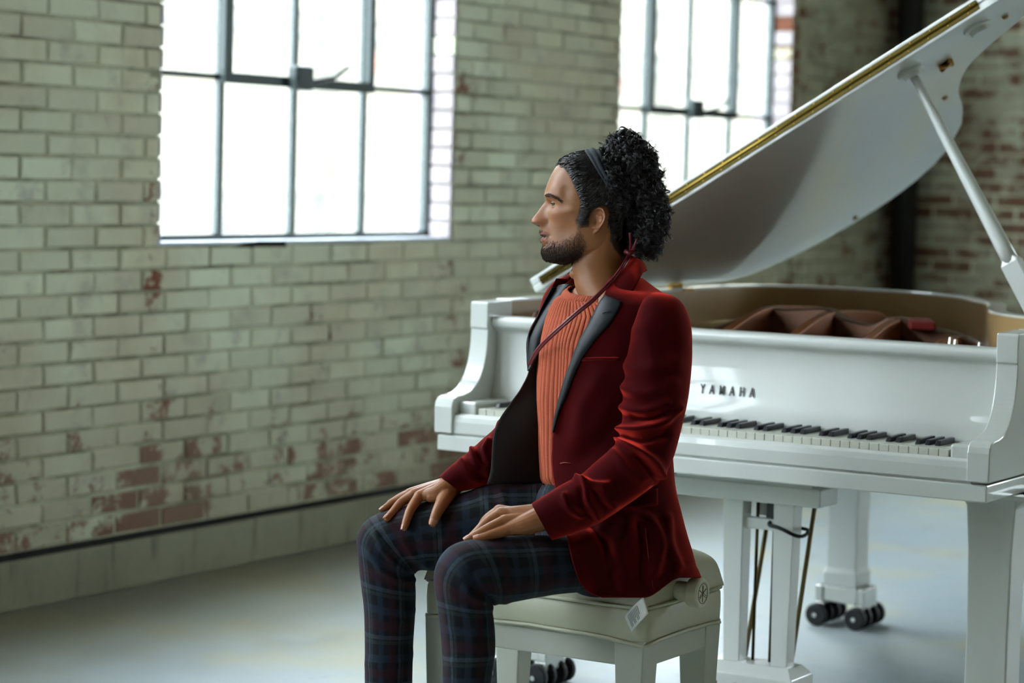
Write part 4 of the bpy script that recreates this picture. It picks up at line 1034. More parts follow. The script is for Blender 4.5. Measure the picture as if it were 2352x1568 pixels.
# ---------------------------------------------------------------- sweater
ys = np.concatenate([np.linspace(650, 700, 22)[:-1], np.linspace(700, 1128, 110)]); NSW = 760
ps = np.linspace(-PI, PI, NSW)
Gs = tgrid(ys, ps, -.010)
def collar_ring(psi, q):
    a, b = .078+.010*q, .072+.010*q
    x = 1386+(Lx*a*np.cos(psi)-Ld*b*np.sin(psi))/PX; dd = Ld*a*np.cos(psi)+Lx*b*np.sin(psi)
    y = 646+36*np.clip(.5+.5*np.cos(psi-.85), 0, 1)**1.2+15*q
    return x, y, dd
cxr, cyr, cdr = collar_ring(ps, .9); CR = np.array([H(a, b, c_) for a, b, c_ in zip(cxr, cyr, cdr)])
i725 = int(np.argmin(np.abs(ys-728)))
for i in range(i725):
    w = sm(i/i725, 0, 1); t_ = (i/i725)
    Gs[i] = CR*(1-t_)+Gs[i725]*t_+np.array((0, 0, .012))*math.sin(PI*t_)
cen = Gs.mean(axis=1, keepdims=True); rad = Gs-cen; rl = np.linalg.norm(rad, axis=2, keepdims=True)
arc = np.zeros(NSW); seg = np.linalg.norm(np.diff(Gs[60], axis=0), axis=1); arc[1:] = np.cumsum(seg)
# neckline dips at the front: pull the top rows to the collar line
per = .0135; ph = (arc/per) % 1.0
rib = -np.exp(-((ph-.5)/.10)**2)*.0030+.0006*np.cos(2*PI*ph)
fold = .004*np.sin(arc*38+ys[:, None]*.004)*sm(ys, 760, 950)[:, None]+.003*np.sin(arc*61+1+ys[:, None]*.006)*sm(ys, 720, 800)[:, None]
hem = -.012*sm(ys, 1095, 1128)[:, None]
Gs = Gs+rad/rl*(rib[None, :]+fold+hem)[..., None]
sweater = mchild(gridmesh('sweater', Gs, M_KNIT, None, solid=.003, offset=-1))
# ribbed crew collar
NC = 420; cg = []; pc = np.linspace(-PI, PI, NC+1)
for q in np.linspace(-.1, 1, 8):
    x, y, dd = collar_ring(pc, q); bul = .004*math.sin(PI*np.clip(q, 0, 1))+.0009*np.cos(pc*85)
    cg.append([H(1386+(x[j]-1386)*(1+bul[j]/.075), y[j], dd[j]*(1+bul[j]/.075)) for j in range(NC+1)])
mchild(gridmesh('collar_rib', cg, M_KNIT, None, solid=.003, offset=0), sweater)
# ---------------------------------------------------------------- trousers
tr = []
for nm, rg_, rd in (('l', PLG, [([(1128, 1384), (1085, 1370), (1060, 1330)], .006, 10), ([(1130, 1378), (1100, 1350), (1085, 1315)], -.004, 8), ([(1135, 1395), (1090, 1400), (1050, 1385)], .005, 9), ([(1160, 1380), (1130, 1340), (1115, 1300)], .004, 10), ([(1240, 1240), (1260, 1300), (1250, 1350)], .003, 14), ([(1120, 1420), (1080, 1450), (1040, 1440)], .003, 10), ([(1125, 1500), (1085, 1530), (1040, 1520)], .003, 12)]),
                    ('r', PRG, [([(952, 1312), (915, 1300), (880, 1262), (862, 1225)], .006, 8), ([(955, 1330), (920, 1335), (880, 1310), (850, 1270)], .005, 8), ([(985, 1300), (950, 1275), (925, 1240)], .004, 8), ([(1010, 1220), (980, 1240), (950, 1225)], .004, 6), ([(1040, 1215), (1010, 1255), (970, 1260)], .004, 7), ([(1100, 1130), (1130, 1165), (1140, 1200)], .005, 8), ([(1150, 1125), (1160, 1155), (1170, 1190)], .005, 7), ([(950, 1400), (910, 1430), (870, 1425)], .003, 10), ([(950, 1500), (900, 1530), (850, 1525)], .003, 12)])):
    g, uv, c = limb_grid(rg_, 10, 72, 2.1); g = ridges(g, rd); tr.append((g, uv))
mbt = None
def merge_grids(name, parts, mat):
    V = []; F = []; U = []
    for g, uv in parts:
        R, C = g.shape[:2]; o = len(V); V += g.reshape(-1, 3).tolist(); U += uv.reshape(-1, 2).tolist()
        F += [(o+i*C+j, o+i*C+j+1, o+(i+1)*C+j+1, o+(i+1)*C+j) for i in range(R-1) for j in range(C-1)]
    me = bpy.data.meshes.new(name); me.from_pydata(V, [], F); L = me.uv_layers.new(name='uv'); idx = np.zeros(len(me.loops), int); me.loops.foreach_get('vertex_index', idx)
    L.data.foreach_set('uv', np.array(U)[idx].ravel()); return link(name, me, mat, None, smooth=True)
# pelvis of the trousers
PV = []
for y, xa, xb_, d, hd in ((1112, 1246, 1505, .0, .085), (1135, 1234, 1520, .0, .112), (1180, 1226, 1530, 0, .130), (1240, 1232, 1530, .0, .140), (1300, 1262, 1526, .0, .145), (1350, 1300, 1510, .0, .13), (1378, 1350, 1480, .0, .08)):
    PV.append((xa, y, xb_, y, d, hd))
g, uv, c = limb_grid(PV, 8, 72, 2.3)
g = ridges(g, [([(1262, 1118), (1245, 1145), (1240, 1190)], .006, 8), ([(1275, 1125), (1285, 1145), (1310, 1160)], .005, 8)])
tr.append((g, uv[..., ::-1].copy() if False else uv))
trousers = mchild(merge_grids('trousers', tr, M_PLAID))
# ---------------------------------------------------------------- jacket
yj = np.concatenate([np.linspace(640, 720, 30)[:-1], np.linspace(720, 1372, 130)])
FE = dict(y=[640, 676, 694, 744, 786, 835, 877, 927, 962, 1010, 1060, 1100, 1160, 1232, 1290, 1337, 1359, 1372], x=[1398, 1390, 1378, 1352, 1329, 1310, 1296, 1281, 1274, 1270, 1268, 1272, 1285, 1303, 1316, 1331, 1350, 1384])
NJ = 150; GJ = np.zeros((len(yj), NJ, 3)); jg = .004
back_end = -PI*.5-.5
for i, y in enumerate(yj):
    x_e = float(np.interp(y, FE['y'], FE['x'])); p0 = psi_at(x_e, y, jg)
    pp_ = np.linspace(p0, back_end, NJ); x, d = torso(np.full(NJ, float(y)), pp_, jg)
    for j in range(NJ):
        # vent flare at the lower back and a lifted tail
        fl_ = sm(y, 1180, 1340)*math.exp(-((pp_[j]+.85)/.5)**2)
        yy = y+(0 if y < 1300 else (y-1300)/72*(-46*sm(x[j], 1480, 1565)))
        X = x[j]+fl_*9; dj = d[j]
        if 1190 < y and x[j] < 1500:   # the skirt of the jacket lies over the thigh
            tt = np.clip(1-((y-1296)/82)**2, 0, 1)**.5; dl = float(np.interp(x[j], [1250, 1335, 1392, 1470], [.165, .122, .080, .045]))+float(np.interp(x[j], [1250, 1335, 1392, 1470], [.078, .068, .052, .04]))*tt+.024
            dj = dj+(math.log(1+math.exp(70*(dl-dj)))/70)*float(sm(y, 1180, 1250))*float(sm(x[j], 1525, 1370))
        GJ[i, j] = H(X, yy, dj)
jr = [([(1410, 1290), (1440, 1220), (1440, 1180)], .006, 20), ([(1500, 1310), (1512, 1250), (1490, 1200), (1450, 1180)], .006, 14), ([(1430, 1340), (1432, 1290), (1415, 1240), (1385, 1215)], .006, 14), ([(1470, 1330), (1475, 1260), (1465, 1200)], -.007, 16), ([(1380, 1320), (1365, 1270), (1350, 1235)], .005, 18), ([(1440, 860), (1400, 920), (1370, 1000)], .003, 22), ([(1330, 1000), (1345, 930), (1380, 870)], .005, 24), ([(1420, 960), (1380, 1010), (1340, 1050)], -.005, 22), ([(1530, 1190), (1535, 1250), (1555, 1300)], .004, 12)]
GJ = ridges(GJ, [(p_, h_*(2.2 if p_[0][1] > 1150 else 1.6), w_) for p_, h_, w_ in jr])
jacket = mchild(gridmesh('jacket', GJ, M_VELV, None, solid=.004, offset=0))
# far half of the back and far shoulder
yb_ = np.concatenate([np.linspace(640, 720, 24)[:-1], np.linspace(720, 1330, 50)])
GB = tgrid(yb_, np.linspace(back_end+.05, -PI*1.18, 50), jg)
mchild(gridmesh('back_panel', GB, M_VELV, None, solid=.004, offset=0), jacket)
# far front panel: velvet outside, black lining towards us
ED = dict(y=[640, 690, 724, 774, 820, 847, 889, 927, 966, 1011, 1077, 1112], x=[1280, 1252, 1236, 1214, 1214, 1216, 1199, 1172, 1146, 1132, 1128, 1119])
def far_panel(off, y0, y1, xin):
    rows = []
    for y in np.linspace(y0, y1, 60):
        xe = float(sinterp(y, ED['y'], ED['x'])); row = []
        for q in np.linspace(0, 1, 30):
            x = xe+(xin-xe)*q; d = -.066+.032*sm(y, 860, 990)-.060*q**.9+.006*math.sin(q*7+y*.012)*sm(y, 820, 950)
            row.append(H(x, y, d+off))
        rows.append(row)
    return rows
mchild(gridmesh('front_panel', far_panel(-.004, 640, 1112, 1350), M_VELV, None, solid=.003), jacket)
mchild(gridmesh('lining', far_panel(.007, 660, 1111, 1350), M_LINING, None, solid=.0015), jacket)
# sleeves
g, uv, c = limb_grid(SL, 10, 84, 2.1)
SLR = [([(1424, 1014), (1458, 1030), (1498, 1056), (1518, 1088)], .009, 9), ([(1424, 985), (1470, 986), (1520, 970), (1556, 935)], .007, 10), ([(1440, 1004), (1480, 1012), (1530, 1000)], -.006, 9), ([(1432, 935), (1480, 945), (1530, 925)], .005, 11), ([(1436, 890), (1485, 905), (1545, 880)], .004, 14), ([(1440, 840), (1490, 850), (1550, 830)], .003, 16), ([(1458, 960), (1500, 960), (1540, 950)], -.005, 8), ([(1468, 1050), (1490, 1080), (1505, 1105)], -.005, 8), ([(1412, 1040), (1440, 1075), (1470, 1100)], .004, 12),
       ([(1318, 1092), (1342, 1108), (1372, 1114), (1398, 1112)], .007, 8), ([(1345, 1108), (1348, 1140), (1362, 1168), (1372, 1185)], .006, 8), ([(1335, 1125), (1335, 1155), (1345, 1180)], -.005, 7), ([(1298, 1138), (1306, 1165), (1330, 1180), (1345, 1180)], .006, 7), ([(1385, 1120), (1395, 1145), (1410, 1160)], .004, 9), ([(1366, 1130), (1376, 1150), (1390, 1166)], -.004, 7), ([(1470, 760), (1500, 800), (1500, 870)], .003, 22)]
g = ridges(g, [(p_, h_*(2.4 if p_[0][1] < 1000 else 1.8), w_) for p_, h_, w_ in SLR])
sl = mchild(gridmesh('sleeve', g, M_VELV, None), jacket)
cuf, _, _ = limb_grid([(1284, 1236, 1236, 1147, .216, .0465), (1268, 1240, 1221, 1156, .216, .0475), (1267, 1240, 1220, 1157, .216, .0475)], 3, 84, 2.1)
# cuff inside (dark opening)
def inside(ring_a, ring_b):
    gg, _, _ = limb_grid([ring_a, ring_b], 4, 60, 2.1, 1.0, .0035); return gg
mchild(gridmesh('cuff_lining', inside((1268, 1240, 1221, 1156, .216, .047), (1330, 1215, 1290, 1115, .212, .05)), M_LINING, None), sl)
g, uv, c = limb_grid(SR, 10, 72, 2.1)
SRR = [([(1124, 1012), (1112, 1036), (1124, 1066)], .006, 6), ([(1086, 1034), (1092, 1060), (1118, 1085)], .007, 7), ([(1100, 1050), (1104, 1075)], -.005, 6), ([(1062, 1058), (1078, 1090), (1100, 1105)], .004, 8), ([(1150, 965), (1146, 1000), (1150, 1040)], .005, 8)]
g = ridges(g, [(p_, h_*1.6, w_) for p_, h_, w_ in SRR])
sr = mchild(gridmesh('sleeve', g, M_VELV, None), jacket)
mchild(gridmesh('cuff_lining', inside((1008, 1094, 1054, 1129, -.086, .040), (1060, 1052, 1120, 1112, -.098, .044)), M_LINING, None), sr)
# near lapel (satin) lying on the chest
LI = crom([(1390, 678), (1377, 694), (1352, 744), (1329, 786), (1310, 835), (1295, 877), (1281, 927), (1273, 966), (1270, 992)], 6)
LO = crom([(1428, 693), (1421, 710), (1398, 746), (1368, 779), (1338, 821), (1318, 863), (1299, 913), (1284, 948), (1271, 994)], 6)
def patch(inner_, outer_, n, off, bulge, edge=0.0):
    rows = []
    for a, b in zip(inner_, outer_):
        row = []
        for q in np.linspace(0, 1, n):
            x, y = np.array(a)*(1-q)+np.array(b)*q; row.append(on_torso(x, y, off+bulge*math.sin(PI*min(1, q*1.0))**.7*(1-.3*q)))
        rows.append(row)
    return rows
lap = mchild(gridmesh('lapel', patch(LI, LO, 14, .0085, .006), M_SATIN, None, solid=.003, offset=0), jacket)
# top edge of the lapel meets the collar: notch
NTCH = crom([(1390, 677), (1396, 686), (1403, 692), (1416, 693), (1428, 693)], 3)
def surf_tube(pts, off, r, name, mat, parent, n=6): return mchild(MB().tube([on_torso(x, y, off) for x, y in pts], r, n).build(name, mat, smooth=True), parent)
surf_tube([(1384, 719), (1393, 716), (1402, 715)], .016, .0009, 'buttonhole', M_LINING, lap)
surf_tube([(1287, 1064), (1298, 1062), (1310, 1064)], .0075, .0011, 'buttonhole', M_THREAD, jacket)
surf_tube(crom([(1337, 825), (1380, 824), (1422, 824)], 6), .006, .0035, 'breast_pocket', M_VELV, jacket, 8)
FLP = [[on_torso(x, y, .0135) for x, y in zip(np.linspace(1425, 1509, 16), np.linspace(1136, 1121, 16)+k*np.linspace(34, 39, 16))] for k in np.linspace(0, 1, 6)]
mchild(gridmesh('pocket_flap', FLP, M_VELV, None, solid=.007, offset=0), jacket)
surf_tube(crom([(1480, 1168), (1484, 1230), (1492, 1300), (1502, 1360)], 8), .0055, .0008, 'seam', M_THREAD, jacket)
# far lapel
FI = crom([(1318, 650), (1303, 676), (1276, 724), (1250, 774), (1231, 826), (1216, 850)], 8); FO = crom([(1284, 655), (1264, 682), (1237, 724), (1212.5, 774), (1211, 820), (1213, 852)], 8)
rows = []
for k, (a, b) in enumerate(zip(FI, FO)):
    t = k/(len(FI)-1); row = []
    for q in np.linspace(0, 1, 14):
        x, y = np.array(a)*(1-q)+np.array(b)*q; row.append(H(x, y, -.040-.004*t-.030*q+.012*math.sin(PI*q)))
    rows.append(row)
mchild(gridmesh('lapel', rows, M_SATIN, None, solid=.003, offset=0), jacket)
# collar round the neck
UP = crom([(1390, 676, .098), (1404, 650, .088), (1424, 619, .068), (1440, 597, .034), (1451, 590, -.010), (1440, 592, -.05), (1400, 606, -.088), (1345, 622, -.098), (1318, 632, -.094), (1306, 645, -.088)], 6)
DN = crom([(1428, 693, .128), (1451, 672, .126), (1467, 646, .108), (1477, 625, .066), (1484, 622, -.01), (1474, 626, -.07), (1420, 632, -.118), (1335, 636, -.125), (1296, 645, -.118), (1283, 656, -.108)], 6)
rows = []
for a, b in zip(UP, DN):
    a = np.array(a); b = np.array(b); row = []
    P0 = H(*a); P1 = H(*b); out = (P1-P0); axis = H(1390, a[1], 0); r0 = P0-axis; r0[2] = 0; r0 /= np.linalg.norm(r0)+1e-9
    for q in np.linspace(0, 1, 10): row.append(P0*(1-q)+P1*q+(r0*.006+np.array((0, 0, .004)))*math.sin(PI*q))
    rows.append(row)
collar = mchild(gridmesh('collar', rows, M_VELV, None, solid=.005, offset=0), jacket)
rows = []
for a in UP:   # collar stand inside, down to the neck
    a = np.array(a); P0 = H(*a); P1 = H(a[0]-3, a[1]+34, a[2]*.92); rows.append([P0*(1-q)+P1*q for q in np.linspace(0, 1, 5)])
mchild(gridmesh('collar_stand', rows, M_VELV, None, solid=.003, offset=0), jacket)
# ---------------------------------------------------------------- leather cord
cp = crom([(1446, 578, .030), (1440, 592, .055), (1428, 612, .083), (1412, 634, .093), (1395, 652, .106), (1362, 686, .128), (1325, 716, .132), (1284, 752, .115), (1250, 784, .075), (1232, 805, .02), (1222, 822, -.025), (1214, 840, -.058)], 8)
cord = mchild(MB().tube([H(*p) for p in cp], .0029, 8).build('leather_cord', M_CORD, smooth=True))
mchild(MB().tube([H(p[0]+2.5, p[1]+3.5, p[2]+.001) for p in cp], .0026, 8).build('leather_cord', M_CORD, smooth=True))
cp2 = crom([(1446, 578, .03), (1450, 582, -.03), (1430, 600, -.07), (1380, 625, -.075), (1335, 655, -.05), (1310, 690, -.02)], 6)
mchild(MB().tube([H(*p) for p in cp2], .0032, 8).build('leather_cord', M_CORD, smooth=True), cord)
for a, b in (((1448, 578, .045), (1447, 534, .060)), ((1450, 578, .047), (1468, 538, .058))):
    mchild(MB().tube(crom([H(*a), H((a[0]+b[0])/2+1, (a[1]+b[1])/2, .058), H(*b)], 5), [.0032]*10+[.0040], 8).build('cord_end', M_CORD, smooth=True), cord)
mchild(MB().tube([H(1436, 577, .046), H(1446, 582, .052), H(1456, 577, .046)], .0055, 8).build('knot', M_CORD, smooth=True), cord)
# ---------------------------------------------------------------- shoes
for (ax_, ay_, ad_), yaw in (((1074, 1838, .262), .0), ((893, 1778, -.09), .12)):
    P = H(ax_, ay_, ad_); base = np.array((P[0], P[1], 0)); fw = -_r0*math.cos(.35+yaw)-np.array((_f[0], _f[1], 0))*math.sin(.35+yaw); fw[2] = 0; fw /= np.linalg.norm(fw); sd = np.cross(fw, (0, 0, 1))
    R = []
    for t in np.linspace(0, 1, 18):
        s_ = -.085+.285*t; w = sinterp(t, [0, .12, .35, .6, .8, .93, 1], [.018, .034, .033, .045, .046, .034, .008]); h = sinterp(t, [0, .12, .3, .5, .75, .93, 1], [.05, .085, .095, .075, .055, .038, .016])
        R.append([base+fw*s_+sd*w*math.copysign(abs(math.cos(a))**.8, math.cos(a))+np.array((0, 0, .003+h*(.5+.5*math.sin(a)))) for a in np.linspace(0, 2*PI, 24, endpoint=False)])
    sh = mchild(MB().loft(R).build('shoe', M_SHOE, smooth=True))
    R = []
    for t in np.linspace(0, 1, 14):
        s_ = -.088+.291*t; w = sinterp(t, [0, .12, .35, .6, .8, .93, 1], [.020, .037, .035, .048, .049, .036, .010]); R.append([base+fw*s_+sd*w+np.array((0, 0, .0005)), base+fw*s_+sd*w+np.array((0, 0, .014)), base+fw*s_-sd*w+np.array((0, 0, .014)), base+fw*s_-sd*w+np.array((0, 0, .0005))])
    mchild(MB().loft(R).build('sole', M_RUB), sh)
    mchild(MB().tube([base+np.array((0, 0, .06)), base+np.array((0, 0, .16))], [.040, .042], 20).build('sock', M_SOCK, smooth=True))
# ---------------------------------------------------------------- hair
hs = HV.reshape(-1, 3); Dh = hs-CAM; zh = Dh@_f; hx = (CX+FPX*(Dh@_r)/zh).reshape(HV.shape[:2]); hy = (CY-FPX*(Dh@_u)/zh).reshape(HV.shape[:2])
hn = gnormals(np.concatenate([HV, HV[:, :1]], axis=1))[:, :-1]; hc = H(1370, 450, 0)
hn = hn*np.sign(((HV-hc)*hn).sum(2))[..., None]
ins_m = inpoly(hx, hy, SCALP); pdist = polydist(hx, hy, SCALP); ins_m &= pdist > 5; edge = np.where(ins_m, sm(pdist, 5, 16), 0)
Vh = HV+hn*(-.0006+.0060*edge)[..., None]
F = []; R_, C_ = HV.shape[:2]
for i in range(R_-1):
    for j in range(C_):
        k = (j+1) % C_
        if ins_m[i, j] and ins_m[i+1, k] and ins_m[i, k] and ins_m[i+1, j]: F.append((i*C_+j, i*C_+k, (i+1)*C_+k, (i+1)*C_+j))
top_i = len(Vh.reshape(-1, 3)); VV = Vh.reshape(-1, 3).tolist(); VV.append(tuple(Vh[0].mean(0)+np.array((0, 0, .004))))
for j in range(C_): F.append((j, (j+1) % C_, top_i))
me = bpy.data.meshes.new('hair'); me.from_pydata(VV, [], F)
bm = bmesh.new(); bm.from_mesh(me); bmesh.ops.delete(bm, geom=[v for v in bm.verts if not v.link_faces], context='VERTS'); bmesh.ops.recalc_face_normals(bm, faces=bm.faces); bm.to_mesh(me); bm.free()
hair = mchild(link('hair', me, plain('hair_roots', '#0B0807', .85, 0, .3, 90, spec=.08), None, smooth=True))
def strands(name, paths, r0, r1, parent, mat=None, n=3):
    """many fine tapering strands as one mesh"""
    VV = []; FF = []; o = 0; th = np.arange(n)*2*PI/n; cs, sn = np.cos(th)[None, :, None], np.sin(th)[None, :, None]; k = np.arange(n); l = (k+1) % n
    for P in paths:
        P = np.asarray(P); m = len(P); T = np.gradient(P, axis=0); T /= np.linalg.norm(T, axis=1, keepdims=True)+1e-12
        e1 = np.cross(T, (.3, .5, .81)); e1 /= np.linalg.norm(e1, axis=1, keepdims=True)+1e-9; e2 = np.cross(T, e1)
        s = (r0+(r1-r0)*np.linspace(0, 1, m)**2)[:, None, None]
        VV.append((P[:, None, :]+s*(cs*e1[:, None, :]+sn*e2[:, None, :])).reshape(-1, 3))
        b = (o+np.arange(m-1)*n)[:, None]; FF.append(np.stack([b+k, b+l, b+n+l, b+n+k], axis=2).reshape(-1, 4)); o += m*n
    V = np.concatenate(VV); F = np.concatenate(FF); me = bpy.data.meshes.new(name)
    me.vertices.add(len(V)); me.vertices.foreach_set('co', V.ravel()); me.loops.add(F.size); me.loops.foreach_set('vertex_index', F.ravel().astype(np.int32))
    me.polygons.add(len(F)); me.polygons.foreach_set('loop_start', np.arange(0, F.size, 4, dtype=np.int32)); me.update(calc_edges=True)
    o_ = mchild(link(name, me, mat or M_HAIR, None, smooth=True), parent); o_['kind'] = 'stuff'; return o_
HCEN = H(1368, 428, 0)
def on_head(X, Y, sg_, lift):
    """point on the skull seen at (X, Y), raised along the outward direction"""
    yt = float(np.interp(X, HF[10::-1], HY[10::-1])) if X < 1352 else 352.0
    Y = max(Y, yt+.6); P = H(X, Y, sg_*float(head_d(X, Y))); n_ = P-HCEN; return P+n_/np.linalg.norm(n_)*lift
# slicked strands from the hairline back to the band, following the skull
def flow(x, y):
    """direction of combing on the near side in photo space"""
    ty_ = min(438, max(348, 346+(y-352)*.72)); tx_ = 1362+(ty_-345)*.5+8
    w_ = float(sm(y, 440, 500)); tx_ = tx_*(1-w_)+1425*w_; ty_ = ty_*(1-w_)+(y-12)*w_
    v = np.array((tx_-x, ty_-y), float); v /= np.linalg.norm(v)+1e-9; return v
paths = []
r = np.random.default_rng(5); tries = 0
while len(paths) < 3600 and tries < 60000:
    tries += 1
    x, y = r.uniform(1272, 1420), r.uniform(342, 560)
    if not inpoly(np.array([x]), np.array([y]), SCALP)[0]: continue
    if x > 1395 and y < 470: continue
    sg_ = 1 if r.random() < .85 else -1; P = []; lift = r.uniform(.0015, .0085); wv = 3*math.sin(x*.09+y*.05)+r.uniform(0, 1.2); amp = r.uniform(.6, 1.9)
    xx, yy = x, y
    for k in range(14):
        v = flow(xx, yy); xx += v[0]*4.2; yy += v[1]*4.2
        o = amp*math.sin(k*.9+wv); X, Y = xx-v[1]*o, yy+v[0]*o
        if ((X-1374)/20)**2+((Y-506)/33)**2 < 1: break
        P.append(on_head(X, Y, sg_, lift*min(1, (k+1)/3)))
        if yy < 470 and xx > 1360+(yy-345)*.5: break
    if len(P) > 4: paths.append(P)
strands('combed_hair', paths, .0007, .0004, hair)
# headband
BP = [(1361, 352.2, 15), (1363, 357, 14.5), (1371, 371, 13), (1380, 390, 11), (1392, 412, 9), (1408, 438, 7)]
BPc = np.array(crom(BP, 6)); rows = []
full = [(p[0], p[1], p[2], 1) for p in BPc[::-1]]+[(p[0], p[1], p[2], -1) for p in BPc]
for x, y, w, s in full:
    row = []
    for q in np.linspace(-1, 1, 13):
        row.append(on_head(x+q*w, y-q*w*.12, s, .0095+.0012*math.cos(q*PI*2.2)-.004*abs(q)**3))
    rows.append(row)
mchild(gridmesh('headband', rows, M_BAND, None, solid=.004, offset=0), hair)
# curls gathered behind the band
CURL = [(1392, 372), (1390, 342), (1404, 312), (1432, 301), (1462, 311), (1486, 332), (1503, 364), (1514, 404), (1524, 446), (1531, 486), (1527, 536), (1514, 572), (1494, 586), (1462, 584), (1442, 570), (1433, 545), (1440, 510), (1427, 480), (1412, 444), (1400, 408)]
FILL = [(1395, 360), (1412, 335), (1440, 325), (1468, 342), (1485, 372), (1497, 410), (1506, 450), (1512, 490), (1506, 535), (1490, 562), (1460, 565), (1446, 545), (1450, 510), (1436, 476), (1416, 440), (1398, 402)]
def cdepth(x, y, poly, mx):
    return np.where(inpoly(x, y, poly), np.minimum(mx, np.sqrt(np.maximum(polydist(x, y, poly), 0)*PX*.13)), 0)
# dark core volume
xs_ = np.linspace(1388, 1514, 40); ysv = np.linspace(322, 568, 70); core = []
for y in ysv:
    inside_x = xs_[inpoly(xs_, np.full(xs_.shape, y), FILL)]
    if len(inside_x) < 2: continue
    a, b = inside_x.min(), inside_x.max(); c = (a+b)/2; hw_ = (b-a)/2; mxd = min(.078, .35*hw_*PX*2+.03)
    core.append([H(c+hw_*math.cos(t), y, mxd*math.sin(t)) for t in np.linspace(0, 2*PI, 40, endpoint=False)])
cv, cf = solid_from_grid(np.array(core))
cv, cf = remesh([(cv, cf)], .006, 6, .6)
mchild(MB().add(cv, cf).build('hair_core', M_HAIR, smooth=True), hair)
paths = []; tries = 0
cc = np.array((1455., 450.))
while len(paths) < 7000 and tries < 60000:
    tries += 1
    x, y = r.uniform(1372, 1532), r.uniform(300, 588)
    if not inpoly(np.array([x]), np.array([y]), CURL)[0]: continue
    dm = float(cdepth(np.array([x]), np.array([y]), CURL, .088)[0]); u = r.random()
    hd_ = float(head_d(x, y))+.004 if x < 1478 else 0.0
    dpt = (1 if u < .76 else -1)*max(dm*r.uniform(.66, 1.02), hd_*r.uniform(1.0, 1.08))
    # ringlets spring outwards and hang down from the gathered crown
    rad_ = r.uniform(.0052, .0105); turns = r.uniform(1.1, 2.3); ln = r.uniform(.016, .036); w0 = r.uniform(0, 2*PI); hand_ = r.choice([-1, 1])
    out2 = np.array((x, y))-np.array((1425, 425)); out2 /= np.linalg.norm(out2)+1e-9
    ax2 = out2*.6+np.array((0.1, .7))+r.normal(0, .5, 2); axis = _r*ax2[0]-_u*ax2[1]-_f*r.normal(.15, .5); axis /= np.linalg.norm(axis)
    e1 = np.cross(axis, r.normal(0, 1, 3)); e1 /= np.linalg.norm(e1); e2 = np.cross(axis, e1); c0 = H(x, y, dpt); nst = r.integers(5, 9)
    for s in range(nst):
        sh_ = (s-nst/2)*.00075+r.normal(0, .0004); ph0 = w0+r.normal(0, .10); P = []; m = int(11*turns)+4; rs = rad_*r.uniform(.90, 1.08); fz = r.normal(0, .0012, 3)
        for k in range(m):
            t = k/(m-1); th = hand_*(ph0+2*PI*turns*t); rr = rs*(1-.30*t)*(.5+.5*min(1, t*4)); P.append(c0+fz*t*t+axis*(ln*(t-.35)+sh_)+(e1*math.cos(th)+e2*math.sin(th))*rr)
        paths.append(P)
strands('curls', paths, .00062, .0003, hair)
# flyaway hairs
paths = []
for k in range(90):
    t = r.random(); i = int(t*12); a = np.array(CURL[i]); b = np.array(CURL[i+1]); p0 = a+(b-a)*r.random(); o = p0-cc; o /= np.linalg.norm(o); L_ = r.uniform(6, 15); q = r.normal(0, .8); P = []
    for s in np.linspace(0, 1, 9):
        an = q*s*2.2; v = np.array((o[0]*math.cos(an)-o[1]*math.sin(an), o[0]*math.sin(an)+o[1]*math.cos(an))); pp_ = p0+v*L_*s*1.2; P.append(H(pp_[0], pp_[1], r.normal(0, .001)+.0))
    paths.append(P)
strands('flyaway_hair', paths, .0004, .0002, hair)
# nape and behind the ear
paths = []; tries = 0
NAPE = [(1398, 492), (1440, 480), (1450, 560), (1434, 588), (1410, 575), (1402, 550), (1408, 530)]
while len(paths) < 420 and tries < 9000:
    tries += 1; x, y = r.uniform(1394, 1452), r.uniform(478, 590)
    if not inpoly(np.array([x]), np.array([y]), NAPE)[0]: continue
    P = []; am = r.uniform(1, 4); w0 = r.uniform(0, 6)
    for k in range(9): Y = y+k*2.6; X = x+am*math.sin(k*.9+w0)-k*.3; P.append(H(X, Y, float(head_d(min(X, 1436), min(Y, 600)))*.9+.008+.002*math.cos(k*.9+w0)))
    paths.append(P)
strands('nape_hair', paths, .0009, .0004, hair)
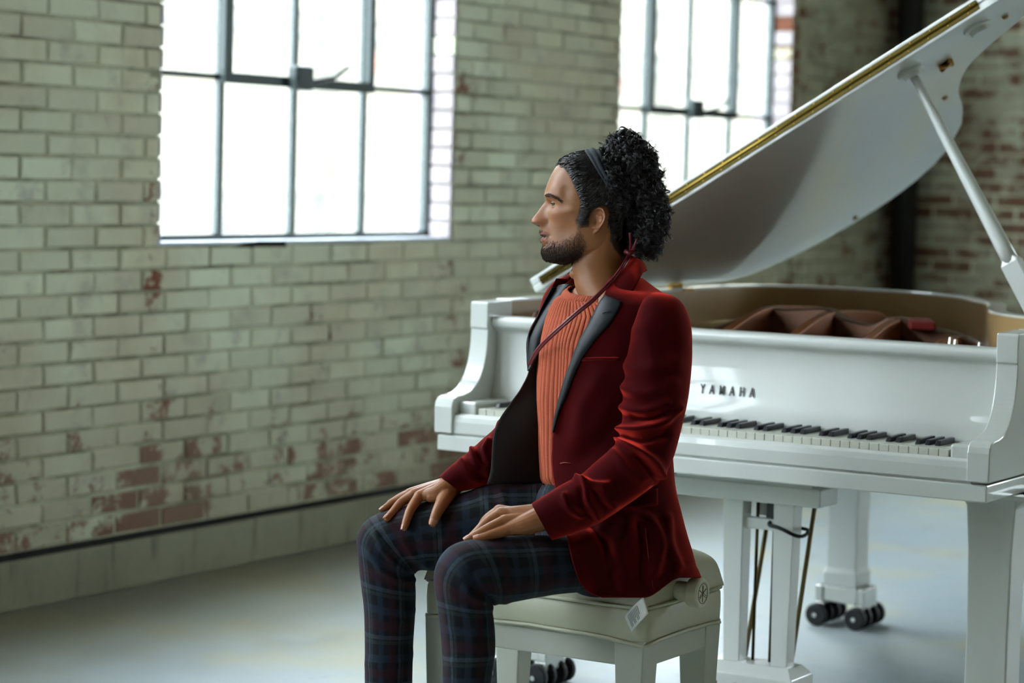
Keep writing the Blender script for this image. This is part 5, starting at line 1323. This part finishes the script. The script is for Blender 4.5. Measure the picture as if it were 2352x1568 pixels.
# ---------------------------------------------------------------- beard, brows on the real skin surface
hvn = np.asarray(hv); Dn = hvn-CAM; zn = Dn@_f; vx_ = CX+FPX*(Dn@_r)/zn; vy_ = CY-FPX*(Dn@_u)/zn
tm = bpy.data.meshes.new('tmp'); tm.from_pydata(hvn.tolist(), [], hf); nrm = np.zeros(len(hvn)*3); tm.vertices.foreach_get('normal', nrm); nrm = nrm.reshape(-1, 3)
bmask = bd[:n_head]; prob = np.clip(bmask, 0, 1)*(.35+.65*dens[:n_head]); cand = np.where(prob > .05)[0]
sel = r.choice(cand, 9000, p=prob[cand]/prob[cand].sum())
ctr = H(1345, 500, 0); paths = []
for i in sel:
    n_ = nrm[i]; n_ = n_ if n_@(hvn[i]-ctr) > 0 else -n_
    dn_ = -_u*.9+_r*.15*(1 if vx_[i] > 1290 else -.6)+r.normal(0, .25, 3); dn_ = dn_-n_*(dn_@n_); dn_ /= np.linalg.norm(dn_)
    L_ = r.uniform(.0025, .0058); p0 = hvn[i]+r.normal(0, .0006, 3); paths.append([p0-n_*.0005, p0+(dn_*.75+n_*.5)*L_*.5, p0+(dn_*.95+n_*.42)*L_])
M_BEARD = plain('brown_beard_hair', '#2A1C14', .5, 0, .3, spec=.2)
strands('beard', paths, .00026, .00012, man, M_BEARD)
BROW = [(1251, 447), (1258, 444), (1268, 445), (1280, 452), (1290, 461), (1288, 465), (1277, 457), (1266, 451), (1256, 450)]
mask = inpoly(vx_, vy_, BROW); cand = np.where(mask)[0]; paths = []
for i in r.choice(cand, 520):
    n_ = nrm[i]; n_ = n_ if n_@(hvn[i]-ctr) > 0 else -n_
    sd_ = (hvn[i]-CAM)@_f < ZM
    dn_ = _r*.9-_u*.35+(-_f if sd_ else _f)*.3+r.normal(0, .15, 3); dn_ = dn_-n_*(dn_@n_); dn_ /= np.linalg.norm(dn_); L_ = r.uniform(.004, .008); p0 = hvn[i]
    paths.append([p0-n_*.0004, p0+(dn_*.85+n_*.2)*L_*.5, p0+(dn_+n_*.08)*L_])
strands('eyebrows', paths, .00028, .00012, man, M_BEARD)
